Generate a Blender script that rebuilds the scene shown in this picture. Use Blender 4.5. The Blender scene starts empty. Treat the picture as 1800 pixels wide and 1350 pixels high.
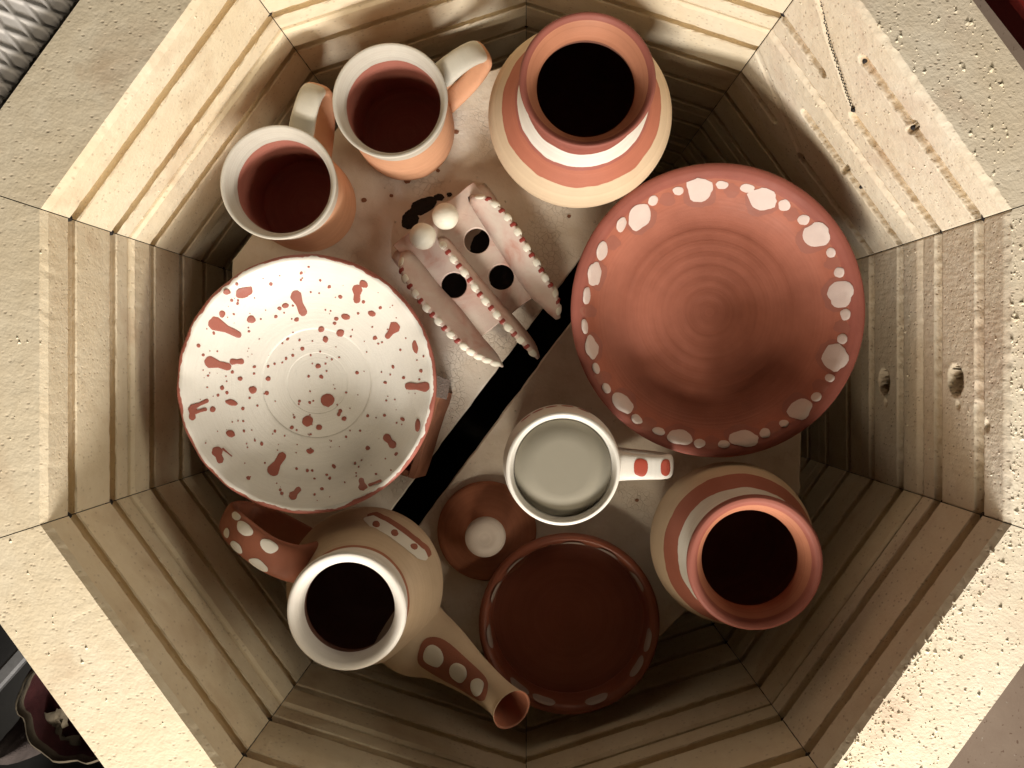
import bpy, bmesh, math, random
import numpy as np
from mathutils import Vector, Matrix, noise as mnoise

random.seed(7)
PI = math.pi
sc = bpy.context.scene
COL = sc.collection

# ------------------------------------------------------------------ camera
F = 1456.0            # focal length in photo pixels (1800 wide)
CX, CY = 925.0, 645.0  # foot of the plumb line in the photo
CAMZ = 0.53           # above the kiln rim (rim top is z = 0)
cam_d = bpy.data.cameras.new('camera'); cam = bpy.data.objects.new('camera', cam_d); COL.objects.link(cam)
cam.location = (0, 0, CAMZ)
cam_d.sensor_width = 36.0; cam_d.lens = F / 1800 * 36
cam_d.shift_x = -25 / 1800; cam_d.shift_y = -30 / 1800
cam_d.clip_start = 0.02; cam_d.clip_end = 50
sc.camera = cam

# ------------------------------------------------------------------ world, lamps, exposure
w = bpy.data.worlds.new('World'); sc.world = w; w.use_nodes = True
w.node_tree.nodes['Background'].inputs[0].default_value = (1.0, 0.86, 0.68, 1)
w.node_tree.nodes['Background'].inputs[1].default_value = 0.007

def lamp(name, az, el, dist, sx, sy, power, col, target=(0, 0, -0.1)):
    """az measured from the lower edge of the photo towards its left, degrees"""
    a, e = math.radians(az), math.radians(el)
    d = Vector((-math.sin(a) * math.cos(e), -math.cos(a) * math.cos(e), math.sin(e)))
    l = bpy.data.lights.new(name, 'AREA'); l.shape = 'RECTANGLE'; l.size = sx; l.size_y = sy
    l.energy = power; l.color = col
    o = bpy.data.objects.new(name, l); COL.objects.link(o)
    o.location = Vector(target) + d * dist
    o.rotation_euler = (-d).to_track_quat('-Z', 'Y').to_euler()
    return o
lamp('work_light', -2, 27, 1.30, 0.44, 0.18, 25, (1.0, 0.94, 0.85))
lamp('warm_light', 12, 38, 1.45, 0.40, 0.16, 8, (1.0, 0.85, 0.64))
lamp('far_light', -72, 32, 1.9, 0.8, 0.3, 11, (1.0, 0.88, 0.68))
sc.view_settings.view_transform = 'Standard'
sc.view_settings.look = 'None'
sc.view_settings.exposure = 0.0
sc.view_settings.gamma = 1.0
sc.view_settings.use_curve_mapping = False
sc.render.engine = 'CYCLES'
sc.cycles.use_denoising = True
sc.cycles.max_bounces = 8
sc.cycles.use_adaptive_sampling = True
sc.cycles.adaptive_threshold = 0.03
sc.cycles.diffuse_bounces = 6

# ------------------------------------------------------------------ helpers
def P(px, py, d):
    """photo pixel at distance d below the camera -> world point"""
    return Vector(((px - CX) * d / F, -(py - CY) * d / F, CAMZ - d))

def obj(name, verts, faces, mat, parent=None, origin=None, smooth=True, mats=None, fmat=None):
    """verts are world points; origin the object's world origin"""
    if origin is None:
        origin = parent['_o'] if parent is not None and '_o' in parent else (0, 0, 0)
    ox, oy, oz = origin
    me = bpy.data.meshes.new(name)
    me.from_pydata([(v[0] - ox, v[1] - oy, v[2] - oz) for v in verts], [], faces)
    for m in (mats or [mat]): me.materials.append(m)
    if fmat is not None: me.polygons.foreach_set('material_index', fmat)
    if smooth: me.polygons.foreach_set('use_smooth', [True] * len(me.polygons))
    me.update()
    o = bpy.data.objects.new(name, me); COL.objects.link(o)
    ORG[o.name] = Vector(origin)
    if parent is not None:
        o.parent = parent; o.location = Vector(origin) - ORG[parent.name]
    else:
        o.location = origin
    return o
ORG = {}
def thing(name, label, cat, origin, group=None):
    o = bpy.data.objects.new(name, None); COL.objects.link(o); o.location = origin
    o.empty_display_size = 0.02
    ORG[o.name] = Vector(origin)
    return tag(o, label, cat, group)
def tag(o, label, cat, group=None):
    o['label'] = label; o['category'] = cat
    if group: o['group'] = group
    return o
def child(name, verts, faces, mat, parent, **k):
    return obj(name, verts, faces, mat, parent, origin=ORG[parent.name], **k)

def fix_normals(o):
    bm = bmesh.new(); bm.from_mesh(o.data); bmesh.ops.recalc_face_normals(bm, faces=bm.faces); bm.to_mesh(o.data); bm.free()

def nz(x, y, z=0.0):
    return mnoise.noise(Vector((x, y, z)))

def catmull(pts, n=5):
    """smooth a polyline of tuples; a point given twice is a sharp corner"""
    out = []
    m = len(pts)
    for i in range(m - 1):
        p1, p2 = np.array(pts[i], float), np.array(pts[i + 1], float)
        if np.allclose(p1, p2): continue
        p0 = np.array(pts[i - 1] if i > 0 else pts[i], float)
        p3 = np.array(pts[i + 2] if i + 2 < m else pts[i + 1], float)
        for k in range(n):
            t = k / n
            out.append(tuple(0.5 * ((2 * p1) + (-p0 + p2) * t + (2 * p0 - 5 * p1 + 4 * p2 - p3) * t * t + (-p0 + 3 * p1 - 3 * p2 + p3) * t ** 3)))
    out.append(tuple(pts[-1]))
    return out

def lathe(prof, c, seg=112, wob=0.004, ph=0.0):
    """profile [(r, z)] spun about c; returns verts, faces, segment index per face"""
    v, f, si = [], [], []
    for (r, z) in prof:
        for k in range(seg):
            a = 2 * PI * k / seg
            rr = max(r, 0.00005) * (1 + wob * math.sin(2 * a + ph) + wob * 0.5 * math.sin(3 * a + 2 * ph))
            v.append((c[0] + rr * math.cos(a), c[1] + rr * math.sin(a), c[2] + z))
    for i in range(len(prof) - 1):
        for k in range(seg):
            k2 = (k + 1) % seg
            f.append((i * seg + k, i * seg + k2, (i + 1) * seg + k2, (i + 1) * seg + k)); si.append(i)
    return v, f, si

class Sweep:
    """a strap or tube: centre line points, half width and half thickness per point"""
    def __init__(self, path, wid, thk, side=None, n=8, power=2.0):
        m = len(path)
        rows = catmull([tuple(p) + (wid[i], thk[i]) for i, p in enumerate(path)], n)
        self.rows = rows; self.power = power
        self.c = [Vector(r[:3]) for r in rows]; self.w = [r[3] for r in rows]; self.t = [r[4] for r in rows]
        self.fr = []
        prev = Vector(side).normalized() if side is not None else None
        for i in range(len(rows)):
            a = self.c[max(i - 1, 0)]; b = self.c[min(i + 1, len(rows) - 1)]
            T = (b - a).normalized()
            s = prev if prev is not None else Vector((0, 0, 1)).cross(T)
            s = (s - T * s.dot(T)).normalized()
            if side is None: prev = s
            self.fr.append((T, s, T.cross(s).normalized()))
    def at(self, u, phi, off=0.0):
        x = min(max(u, 0), 1) * (len(self.c) - 1); i = min(int(x), len(self.c) - 2); t = x - i
        pts = []
        for j in (i, i + 1):
            T, s, nn = self.fr[j]
            cc, ss = math.cos(phi), math.sin(phi); e = 2.0 / self.power
            cc = math.copysign(abs(cc) ** e, cc); ss = math.copysign(abs(ss) ** e, ss)
            pts.append(self.c[j] + s * (self.w[j] + off) * cc + nn * (self.t[j] + off) * ss)
        return pts[0].lerp(pts[1], t)
    def mesh(self, seg=24, caps=True):
        v, f = [], []
        n = len(self.c)
        for i in range(n):
            for k in range(seg): v.append(tuple(self.at(i / (n - 1), 2 * PI * k / seg)))
        for i in range(n - 1):
            for k in range(seg):
                k2 = (k + 1) % seg
                f.append((i * seg + k, i * seg + k2, (i + 1) * seg + k2, (i + 1) * seg + k))
        if caps:
            f.append(tuple(range(seg))[::-1]); f.append(tuple((n - 1) * seg + k for k in range(seg)))
        return v, f
    def dot(self, u0, phi0, ru, rphi, seed, off=0.0004, n=24, sq=2.0):
        pts = [self.at(u0, phi0, off)]
        rings = (0.2, 0.4, 0.6, 0.8, 1.0)
        for ring in rings:
            for k in range(n):
                a = 2 * PI * k / n
                j = 1 + 0.10 * nz(math.cos(a) * 1.3 + seed * 3.1, math.sin(a) * 1.3, seed)
                e = 2 / sq; ca, sa = math.cos(a), math.sin(a)
                ca = math.copysign(abs(ca) ** e, ca); sa = math.copysign(abs(sa) ** e, sa)
                pts.append(self.at(u0 + ru * ring * j * ca, phi0 + rphi * ring * j * sa, off if ring < 1 else off * 0.6))
        f = [(0, 1 + k, 1 + (k + 1) % n) for k in range(n)]
        for r in range(len(rings) - 1):
            f += [(1 + r * n + k, 1 + (r + 1) * n + k, 1 + (r + 1) * n + (k + 1) % n, 1 + r * n + (k + 1) % n) for k in range(n)]
        return [tuple(p) for p in pts], f

# ------------------------------------------------------------------ materials
class M:
    def __init__(self, name, rough=0.7, spec=0.3):
        self.m = bpy.data.materials.new(name); self.m.use_nodes = True
        self.t = self.m.node_tree; self.b = self.t.nodes['Principled BSDF']
        self.b.inputs['Roughness'].default_value = rough
        self.b.inputs['Specular IOR Level'].default_value = spec
    def n(self, typ, **k):
        nd = self.t.nodes.new(typ)
        for a, b in k.items():
            if a.startswith('_'): setattr(nd, a[1:], b)
            else: nd.inputs[a.replace('__', ' ')].default_value = b
        return nd
    def l(self, a, b): self.t.links.new(a, b)
    def coord(self, kind='Object'):
        if kind == 'Position': return self.n('ShaderNodeNewGeometry').outputs['Position']
        return self.n('ShaderNodeTexCoord').outputs[kind]
    def noise(self, co, scale, detail=4, rough=0.6, dist=0.0):
        nd = self.n('ShaderNodeTexNoise', Scale=scale, Detail=detail, Roughness=rough, Distortion=dist)
        self.l(co, nd.inputs['Vector']); return nd.outputs['Fac']
    def ramp(self, fac, stops, interp='LINEAR'):
        nd = self.n('ShaderNodeValToRGB'); cr = nd.color_ramp; cr.interpolation = interp
        while len(cr.elements) < len(stops): cr.elements.new(0.5)
        for e, (p, c) in zip(cr.elements, stops):
            e.position = p
            e.color = (c, c, c, 1) if isinstance(c, (int, float)) else (*c, 1)
        self.l(fac, nd.inputs['Fac']); return nd.outputs['Color']
    def mix(self, fac, a, b, blend='MIX'):
        nd = self.n('ShaderNodeMix', _data_type='RGBA', _blend_type=blend)
        for s, x in ((0, fac), (6, a), (7, b)):
            if isinstance(x, (int, float)): nd.inputs[s].default_value = x
            elif isinstance(x, tuple): nd.inputs[s].default_value = (*x, 1)
            else: self.l(x, nd.inputs[s])
        return nd.outputs[2]
    def math(self, op, a, b=None, c=None):
        nd = self.n('ShaderNodeMath', _operation=op)
        for s, x in ((0, a), (1, b), (2, c)):
            if x is None: continue
            if isinstance(x, (int, float)): nd.inputs[s].default_value = x
            else: self.l(x, nd.inputs[s])
        return nd.outputs[0]
    def color(self, c):
        if isinstance(c, tuple): self.b.inputs['Base Color'].default_value = (*c, 1)
        else: self.l(c, self.b.inputs['Base Color'])
    def bump(self, h, dist=0.001, strength=1.0, prev=None):
        nd = self.n('ShaderNodeBump', Strength=strength, Distance=dist)
        self.l(h, nd.inputs['Height'])
        if prev is not None: self.l(prev, nd.inputs['Normal'])
        self.l(nd.outputs[0], self.b.inputs['Normal']); return nd.outputs[0]

def brick_mat(name, base, pale, grain=1.0, pits=1.0, stain=(0.42, 0.24, 0.12)):
    m = M(name, 0.92, 0.15)
    co = m.coord('Position')
    n1 = m.noise(co, 9, 3, 0.6)
    c = m.mix(m.ramp(n1, [(0.35, 0.0), (0.68, 1.0)]), base, pale)
    n5 = m.noise(co, 17, 3, 0.55, 0.4)
    c = m.mix(m.ramp(n5, [(0.56, 0.0), (0.80, 0.50)]), c, stain)
    n2 = m.noise(co, 70, 3, 0.7)
    c = m.mix(m.ramp(n2, [(0.4, 0.0), (0.75, 0.30)]), c, (base[0] * 0.8, base[1] * 0.74, base[2] * 0.66))
    # small open pits, longer than wide
    mp = m.n('ShaderNodeMapping', Scale=(1.0, 1.5, 1.0), Rotation=(0, 0, 0.5)); m.l(co, mp.inputs['Vector'])
    vo = m.n('ShaderNodeTexVoronoi', Scale=230.0, Randomness=1.0); m.l(mp.outputs[0], vo.inputs['Vector'])
    keep = m.ramp(vo.outputs['Color'], [(0.58, 0.0), (0.64, 1.0)])
    pit = m.math('MULTIPLY', m.ramp(vo.outputs['Distance'], [(0.12, 1.0), (0.34, 0.0)]), keep)
    pit = m.math('MULTIPLY', pit, pits)
    c = m.mix(m.math('MULTIPLY', pit, 0.72), c, (0.27, 0.17, 0.11))
    fine = m.noise(co, 380, 3, 0.65)
    h = m.math('ADD', m.math('MULTIPLY', n2, 0.7), m.math('MULTIPLY', fine, 0.55 * grain))
    h = m.math('SUBTRACT', h, m.math('MULTIPLY', pit, 0.45))
    m.color(c); m.bump(h, 0.0010)
    return m.m
BRICK = brick_mat('firebrick', (0.78, 0.67, 0.49), (0.83, 0.74, 0.58), 0.45, 0.40)
BRICK_ROUGH = brick_mat('firebrick_worn', (0.77, 0.67, 0.52), (0.82, 0.745, 0.62), 0.72, 0.6, (0.52, 0.34, 0.25))
CRUMB = brick_mat('brick_crumb', (0.80, 0.72, 0.55), (0.86, 0.80, 0.68), 0.5, 0.0)

def clay(name, base, rough=0.62, spec=0.3, var=0.22, rings=0.0, spots=None, streak=0.12):
    """base a colour or a function(mat, object coords) -> colour socket"""
    m = M(name, rough, spec)
    co = m.coord('Object')
    c = base(m, co) if callable(base) else base
    n1 = m.noise(co, 26, 4, 0.6)
    dk = m.mix(1.0, c, (1 - var, 1 - var * 1.15, 1 - var * 1.25), 'MULTIPLY') if not isinstance(c, tuple) else tuple(x * (1 - var) for x in c)
    c = m.mix(m.ramp(n1, [(0.35, 0.0), (0.7, 1.0)]), c, dk)
    # fine brush or turning streaks that run round the axis
    sx = m.n('ShaderNodeSeparateXYZ'); m.l(co, sx.inputs[0])
    rad = m.math('SQRT', m.math('ADD', m.math('MULTIPLY', sx.outputs[0], sx.outputs[0]), m.math('MULTIPLY', sx.outputs[1], sx.outputs[1])))
    cmb = m.n('ShaderNodeCombineXYZ'); m.l(m.math('MULTIPLY', rad, 1.0), cmb.inputs[0]); m.l(sx.outputs[2], cmb.inputs[2])
    ns = m.noise(cmb.outputs[0], 420, 3, 0.6)
    c = m.mix(m.math('MULTIPLY', m.ramp(ns, [(0.35, 0.0), (0.75, 1.0)]), streak), c, (0.25, 0.12, 0.08), 'MULTIPLY') if streak > 0 else c
    fine = m.noise(co, 900, 3, 0.6)
    h = m.math('ADD', m.math('MULTIPLY', fine, 0.35), m.math('MULTIPLY', ns, 0.6 + rings))
    m.color(c); m.bump(h, 0.00035)
    r = m.ramp(m.noise(co, 40, 3, 0.6), [(0.3, max(rough - 0.10, 0.1)), (0.7, min(rough + 0.12, 1.0))])
    m.l(r, m.b.inputs['Roughness'])
    return m.m

def banded(bands, wob=0.0012, fr=60):
    """bands: [(height from, colour)] rising, painted by hand: wavering edges"""
    def fn(m, co):
        sx = m.n('ShaderNodeSeparateXYZ'); m.l(co, sx.inputs[0])
        z = sx.outputs[2]
        w1 = m.math('MULTIPLY', m.math('SUBTRACT', m.noise(co, fr, 3, 0.5), 0.5), wob * 4)
        z = m.math('ADD', z, w1)
        c = bands[0][1]
        for h, colr in bands[1:]:
            e = m.math('MULTIPLY', m.math('SUBTRACT', z, h), 4000.0)
            nd = m.n('ShaderNodeClamp'); m.l(e, nd.inputs[0])
            c = m.mix(nd.outputs[0], c, colr)
        return c
    return fn
def radial(r_in, c_in, c_out, wob=0.0012, fr=70):
    def fn(m, co):
        sx = m.n('ShaderNodeSeparateXYZ'); m.l(co, sx.inputs[0])
        rad = m.math('SQRT', m.math('ADD', m.math('MULTIPLY', sx.outputs[0], sx.outputs[0]), m.math('MULTIPLY', sx.outputs[1], sx.outputs[1])))
        w1 = m.math('MULTIPLY', m.math('SUBTRACT', m.noise(co, fr, 3, 0.5), 0.5), wob * 4)
        e = m.math('MULTIPLY', m.math('SUBTRACT', m.math('ADD', rad, w1), r_in), 3000.0)
        nd = m.n('ShaderNodeClamp'); m.l(e, nd.inputs[0])
        return m.mix(nd.outputs[0], c_in, c_out)
    return fn

TERRA = (0.46, 0.155, 0.095)
TERRA_L = (0.56, 0.25, 0.15)
REDSLIP = (0.36, 0.105, 0.075)
PEACH = (0.66, 0.36, 0.22)
CREAM = (0.68, 0.53, 0.37)
WHITE = (0.80, 0.77, 0.71)
OFFW = (0.70, 0.67, 0.60)

m_terra = clay('terracotta', TERRA)
m_terra_in = clay('terracotta_inside', (0.40, 0.13, 0.08))
m_pink_in = clay('pink_clay_inside', (0.50, 0.19, 0.14), 0.7)
m_red = clay('red_slip', REDSLIP, 0.55)
m_white = clay('white_slip', WHITE, 0.5, streak=0.06, var=0.08)
m_offw = clay('off_white_slip', OFFW, 0.6, streak=0.1, var=0.14)
m_peach = clay('peach_clay', PEACH, 0.7)
m_cream = clay('cream_clay', CREAM, 0.7, var=0.12)

def simple(name, col, rough=0.7, spec=0.3, metal=0.0, var=0.3, scale=40, bump=0.0004):
    m = M(name, rough, spec); co = m.coord('Object')
    n1 = m.noise(co, scale, 5, 0.65)
    m.color(m.mix(m.ramp(n1, [(0.3, 0.0), (0.7, 1.0)]), col, tuple(x * (1 - var) for x in col)))
    m.b.inputs['Metallic'].default_value = metal
    m.bump(m.noise(co, scale * 12, 3, 0.6), bump)
    return m.m

# ------------------------------------------------------------------ the kiln
R0, THK = 0.308, 0.061
T18 = math.tan(math.radians(18))
CH = 0.114                        # one course of brick
NC = 6
ZB = -NC * CH - 0.06
kiln = thing('kiln', 'pale firebrick kiln, ten sided, open from above, with grooved walls', 'kiln', (0, 0, ZB))

def side_axes(k):
    a = math.radians(36 * k)
    return Vector((math.cos(a), math.sin(a), 0)), Vector((-math.sin(a), math.cos(a), 0))  # outward, along

GROOVES = (0.033, 0.089)
def brick_profile(course, k, rnd):
    """(depth outward, z, raggedness) round the brick's section, inner face first"""
    z0 = -CH * course
    g = 0.0004
    top = z0 - (0.0 if course == 0 else g)
    p = []
    ch = 0.0022 if course else 0.003
    p += [(ch, top, 0.4), (0.0, top - ch * (1.6 if course == 0 else 1.0), 0.8)]
    for gz in GROOVES:
        zz = z0 - gz + rnd.uniform(-0.0008, 0.0008)
        h = 0.0049
        p += [(0.0, zz + h + 0.006, 0.15), (0.0002, zz + h, 0.8), (0.005, zz + h - 0.003, 0.3), (0.0115, zz - 0.002, 0.2), (0.0130, zz - 0.006, 0.2),
              (0.0115, zz - h - 0.0062, 0.2), (0.005, zz - h - 0.0038, 0.3), (0.0012, zz - h - 0.0008, 0.7), (0.0, zz - h - 0.0012, 0.9), (0.0, zz - h - 0.006, 0.15)]
    p += [(0.0, z0 - CH + 0.004, 0.3), (0.0012, z0 - CH + g, 0.5)]
    p += [(THK, z0 - CH + g, 0.0), (THK, top, 0.2)]
    p += [(THK * 0.5, top, 0.0)]
    return p

def brick_sweep(course, k):
    rnd = random.Random(course * 37 + k)
    prof = brick_profile(course, k, rnd)
    out, al = side_axes(k)
    jut = rnd.uniform(-0.0007, 0.0007) - (0.0022 if course == 1 else 0.0)   # second course stands a little proud
    n = 46 if course < 3 else 14
    v, f = [], []
    N = len(prof)
    amp = 0.0013 if course < 3 else 0.0
    for i in range(n + 1):
        s = -1 + 2 * i / n
        for j, (dp, z, rg) in enumerate(prof):
            if amp and rg:
                x = s * 30 + k * 11.3
                nn = nz(x * 0.9, j * 3.7, course * 5.1) * 0.7 + nz(x * 2.4, j * 5.9, course * 7.7) * 0.5
                chip = 0.0
                dz = nn * amp * rg * (1.0 if rg > 0.5 else 0.4); dd = abs(nn) * amp * rg * 0.6 + chip * 0.003 * (rg > 0.7)
            else: dz = dd = 0
            if dp > 0.05: dz = dd = 0
            D = dp + dd + jut * (dp < 0.05)
            hw = (R0 + D) * T18 - 0.00035
            pt = out * (R0 + D) + al * (s * hw)
            v.append((pt.x, pt.y, z + dz))
    for i in range(n):
        for j in range(N):
            j2 = (j + 1) % N
            f.append((i * N + j, i * N + j2, (i + 1) * N + j2, (i + 1) * N + j))
    f.append(tuple(range(N))[::-1]); f.append(tuple(n * N + j for j in range(N)))
    return v, f

def sstep(a, b, x):
    t = np.clip((x - a) / (b - a), 0, 1); return t * t * (3 - 2 * t)

def brick_field(course, k):
    """bricks whose grooves stop, slant or meet a hole: inner face as a relief"""
    out, al = side_axes(k)
    z0 = -CH * course
    nu, nv = (230, 140) if k == 1 else (120, 96)
    U = np.linspace(-1, 1, nu + 1); V = np.linspace(0.0, 1, nv + 1)
    uu, vv = np.meshgrid(U, V)               # rows over v
    W = R0 * T18
    x = uu * W; y = vv * CH                   # metres along, metres down
    wob = np.vectorize(lambda a, b: nz(a * 160, b * 160, course + k * 3.0))(x, y)
    wob2 = np.vectorize(lambda a, b: nz(a * 420, b * 420, course + k * 5.0))(x, y)
    dep = np.zeros_like(x)
    def seg_groove(x0, y0, x1, y1, hw, depth, soft=0.0010, rag=0.0008):
        dx, dy = x1 - x0, y1 - y0
        t = np.clip(((x - x0) * dx + (y - y0) * dy) / (dx * dx + dy * dy), 0, 1)
        d = np.hypot(x - (x0 + t * dx), y - (y0 + t * dy)) + wob * rag + wob2 * rag * 0.5
        return depth * (1 - sstep(hw - soft, hw + soft, d))
    if k == 1:
        # 'al' runs towards the upper corner of the photo: the photo's t is -u
        tx = lambda t: -t * W
        g1, g2 = GROOVES
        dep = np.maximum(dep, seg_groove(tx(-0.33), g1, tx(1.1), g1, 0.0046, 0.011))
        dep = np.maximum(dep, seg_groove(tx(-1.1), g2, tx(-0.49), g2, 0.0042, 0.011))
        dep = np.maximum(dep, seg_groove(tx(-0.06), g2 + 0.001, tx(1.1), g2, 0.0046, 0.011))
        if course == 0:
            dep = np.maximum(dep, seg_groove(tx(-1.05), 0.020, tx(-0.62), 0.054, 0.0022, 0.0028, 0.0008))
            dep = np.maximum(dep, seg_groove(tx(-0.62), 0.054, tx(-0.12), 0.084, 0.0022, 0.0028, 0.0008))
        else:
            dep = np.maximum(dep, seg_groove(tx(-1.0), g1 + 0.004, tx(-0.1), g2 - 0.004, 0.0040, 0.0012, 0.0015))
        # a knock-out nick on the upper groove
        dep = np.maximum(dep, seg_groove(tx(0.22), g1 - 0.006, tx(0.235), g1 + 0.006, 0.0020, 0.026, 0.001))
    else:
        for gz in GROOVES: dep = np.maximum(dep, seg_groove(-W * 1.1, gz, W * 1.1, gz, 0.0046, 0.011))
        hy = 0.064 if course == 0 else 0.0635
        cy = -0.0095 if course == 0 else -0.0125
        rr = np.hypot(x - cy, (y - hy) * 1.05) + wob * 0.0006
        hole = 0.046 * (1 - sstep(0.0075, 0.0112, rr)) ** 0.8
        dep = np.maximum(dep, hole)
        rr2 = np.hypot(x - cy + 0.018, (y - hy + 0.003)) ; dep = np.maximum(dep, 0.0025 * (1 - sstep(0.0015, 0.0035, rr2)))
        rr3 = np.hypot(x - cy + 0.030, (y - hy + 0.040)) ; dep = np.maximum(dep, 0.003 * (1 - sstep(0.0015, 0.004, rr3))) if course == 0 else dep
        # circular saw marks
        saw = np.sin((np.hypot(x - 0.30, (y - 0.06) * 0.9)) * 2 * PI / 0.0042) * 0.00014
        dep = dep + saw
    chm = 0.003
    dg = np.minimum(dep, 0.016).clip(0) * (dep < 0.018)
    dep = dep + np.clip(1 - y / 0.0045, 0, 1) * chm * (1 + 0.45 * wob) + np.clip(1 - (CH - y) / 0.002, 0, 1) * 0.001
    dep = dep + wob * 0.00025 + np.abs(wob2) * 0.00025 * (1.0 if k == 0 else 0.8)
    if course == 1: dep = dep - 0.0022
    v, f = [], []
    zt = 0.0004 if course else 0.0
    for j in range(nv + 1):
        for i in range(nu + 1):
            D = dep[j, i]; hw = (R0 + D) * T18 - 0.00035
            pt = out * (R0 + D) + al * (uu[j, i] * hw)
            z = z0 - min(max(y[j, i] + 0.55 * dg[j, i], zt), CH - 0.0004)
            v.append((pt.x, pt.y, z))
    n = nu + 1
    for j in range(nv):
        for i in range(nu):
            f.append((j * n + i, j * n + i + 1, (j + 1) * n + i + 1, (j + 1) * n + i))
    # back, top, bottom and ends
    b = len(v)
    for zz in (z0 - zt, z0 - CH + 0.0004):
        for s in (-1, 1):
            pt = out * (R0 + THK) + al * (s * ((R0 + THK) * T18 - 0.00035)); v.append((pt.x, pt.y, zz))
    f.append(tuple(range(nu, -1, -1)) + (b, b + 1))
    f.append(tuple(nv * n + i for i in range(nu + 1)) + (b + 3, b + 2))
    f.append((b, b + 1, b + 3, b + 2)[::-1])
    f.append(tuple(j * n for j in range(nv + 1)) + (b + 2, b))
    f.append(tuple(j * n + nu for j in range(nv, -1, -1)) + (b + 1, b + 3))
    return v, f

for course in range(NC):
    for k in range(10):
        special = k in (0, 1) and course < 2
        v, f = brick_field(course, k) if special else brick_sweep(course, k)
        mat = BRICK_ROUGH if (k in (0, 1, 9) and course == 0) or special else BRICK
        o = child('brick', v, f, mat, kiln, smooth=False)
        fix_normals(o)
        if special:
            for p in o.data.polygons: p.use_smooth = len(p.vertices) == 4 and p.area < 1e-4
def ngon_prism(r, z0, z1, n=10, rot=18):
    v = []
    for z in (z0, z1):
        for i in range(n):
            a = math.radians(rot + 360 / n * i); v.append((r * math.cos(a), r * math.sin(a), z))
    f = [tuple(range(n))[::-1], tuple(range(n, 2 * n))] + [(i, (i + 1) % n, n + (i + 1) % n, n + i) for i in range(n)]
    return v, f
v, f = ngon_prism((R0 + THK) / math.cos(math.radians(18)), ZB, -NC * CH - 0.001)
child('floor_slab', v, f, BRICK, kiln, smooth=False)
m_steel = simple('jacket_steel', (0.30, 0.30, 0.31), 0.38, 0.5, 0.9, 0.3, 30, 0.0001)
ro, ri = (R0 + THK + 0.0022) / math.cos(math.radians(18)), (R0 + THK + 0.0008) / math.cos(math.radians(18))
v = []
for r in (ro, ri):
    for z in (-0.014, ZB):
        for i in range(10):
            a = math.radians(18 + 36 * i); v.append((r * math.cos(a), r * math.sin(a), z))
f = []
for i in range(10):
    j = (i + 1) % 10
    f += [(i, j, 10 + j, 10 + i), (20 + i, 30 + i, 30 + j, 20 + j), (i, 20 + i, 20 + j, j)]
child('jacket', v, f, m_steel, kiln, smooth=False)

# the heating coil where it drops from one groove to the next, and the dark wire ends at the corners
m_wire = simple('scaled_wire', (0.035, 0.030, 0.030), 0.7, 0.3, 0, 0.4, 300, 0.0003)
def coil(pts, rad, wire, pitch, out_):
    cl = [Vector(p) for p in catmull([tuple(p) for p in pts], 10)]
    L = [0]
    for a, b in zip(cl, cl[1:]): L.append(L[-1] + (b - a).length)
    n = int(L[-1] / pitch * 9); ring = []
    ca = [np.interp(np.linspace(0, L[-1], n), L, [c_[i] for c_ in cl]) for i in range(3)]
    for i in range(n):
        p = Vector((ca[0][i], ca[1][i], ca[2][i])); q = Vector((ca[0][min(i + 1, n - 1)], ca[1][min(i + 1, n - 1)], ca[2][min(i + 1, n - 1)]))
        T = (q - p).normalized() if (q - p).length > 0 else T
        s1 = T.cross(out_).normalized(); s2 = out_; p = p + s1 * 0.0012 * nz(i * 0.05, 2.2) + out_ * 0.0007 * nz(i * 0.11, 7.1)
        th = 2 * PI * i / 9
        ring.append((p + s1 * rad * math.cos(th) + s2 * rad * math.sin(th), T, s1 * math.cos(th) + s2 * math.sin(th)))
    v, f = [], []
    for c_, T, nn in ring:
        for k in range(4):
            a = PI / 2 * k; v.append(tuple(c_ + T * wire * math.cos(a) + nn * wire * math.sin(a)))
    for i in range(len(ring) - 1):
        for k in range(4): f.append((i * 4 + k, i * 4 + (k + 1) % 4, i * 4 + 4 + (k + 1) % 4, i * 4 + 4 + k))
    return v, f
o1, a1 = side_axes(1); W1 = R0 * T18
pt = lambda t_, z: o1 * (R0 + 0.0006) - a1 * (t_ * W1) + Vector((0, 0, z))
v, f = coil([pt(-0.97, -0.022), pt(-0.80, -0.036), pt(-0.62, -0.053), pt(-0.40, -0.068), pt(-0.20, -0.080), pt(-0.11, -0.086)], 0.00070, 0.00042, 0.0027, o1)
child('heating_coil', v, f, m_wire, kiln)
def lump(c_, r, seed):
    v, f = [], []; n, m_ = 8, 6
    for j in range(m_ + 1):
        th = PI * j / m_
        for i in range(n):
            a = 2 * PI * i / n; d_ = Vector((math.sin(th) * math.cos(a), math.sin(th) * math.sin(a), math.cos(th)))
            v.append(tuple(Vector(c_) + d_ * r * (1 + 0.5 * nz(d_.x * 2 + seed, d_.y * 2, d_.z * 2))))
    return v, [(j * n + i, (j + 1) * n + i, (j + 1) * n + (i + 1) % n, j * n + (i + 1) % n) for j in range(m_) for i in range(n)]
rw = random.Random(2)
for k in range(10):
    a = math.radians(18 + 36 * k); rr = (R0 + 0.004) / math.cos(math.radians(18))
    for ci in range(3):
        for gz in GROOVES:
            z = -CH * ci - gz + rw.uniform(-0.001, 0.0015)
            v, f = lump((rr * math.cos(a), rr * math.sin(a), z), rw.uniform(0.0024, 0.0036), k * 3.3 + ci + gz * 90)
            child('wire_end', v, f, m_wire, kiln)
for t_, z in ((-0.115, -0.085), (0.23, -0.0335), (-0.05, -CH - 0.088), (0.42, -CH - 0.034), (-0.33, -0.0335)):
    v, f = lump(pt(t_, z), 0.0017, t_ * 9); child('wire_end', v, f, m_wire, kiln)

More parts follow.
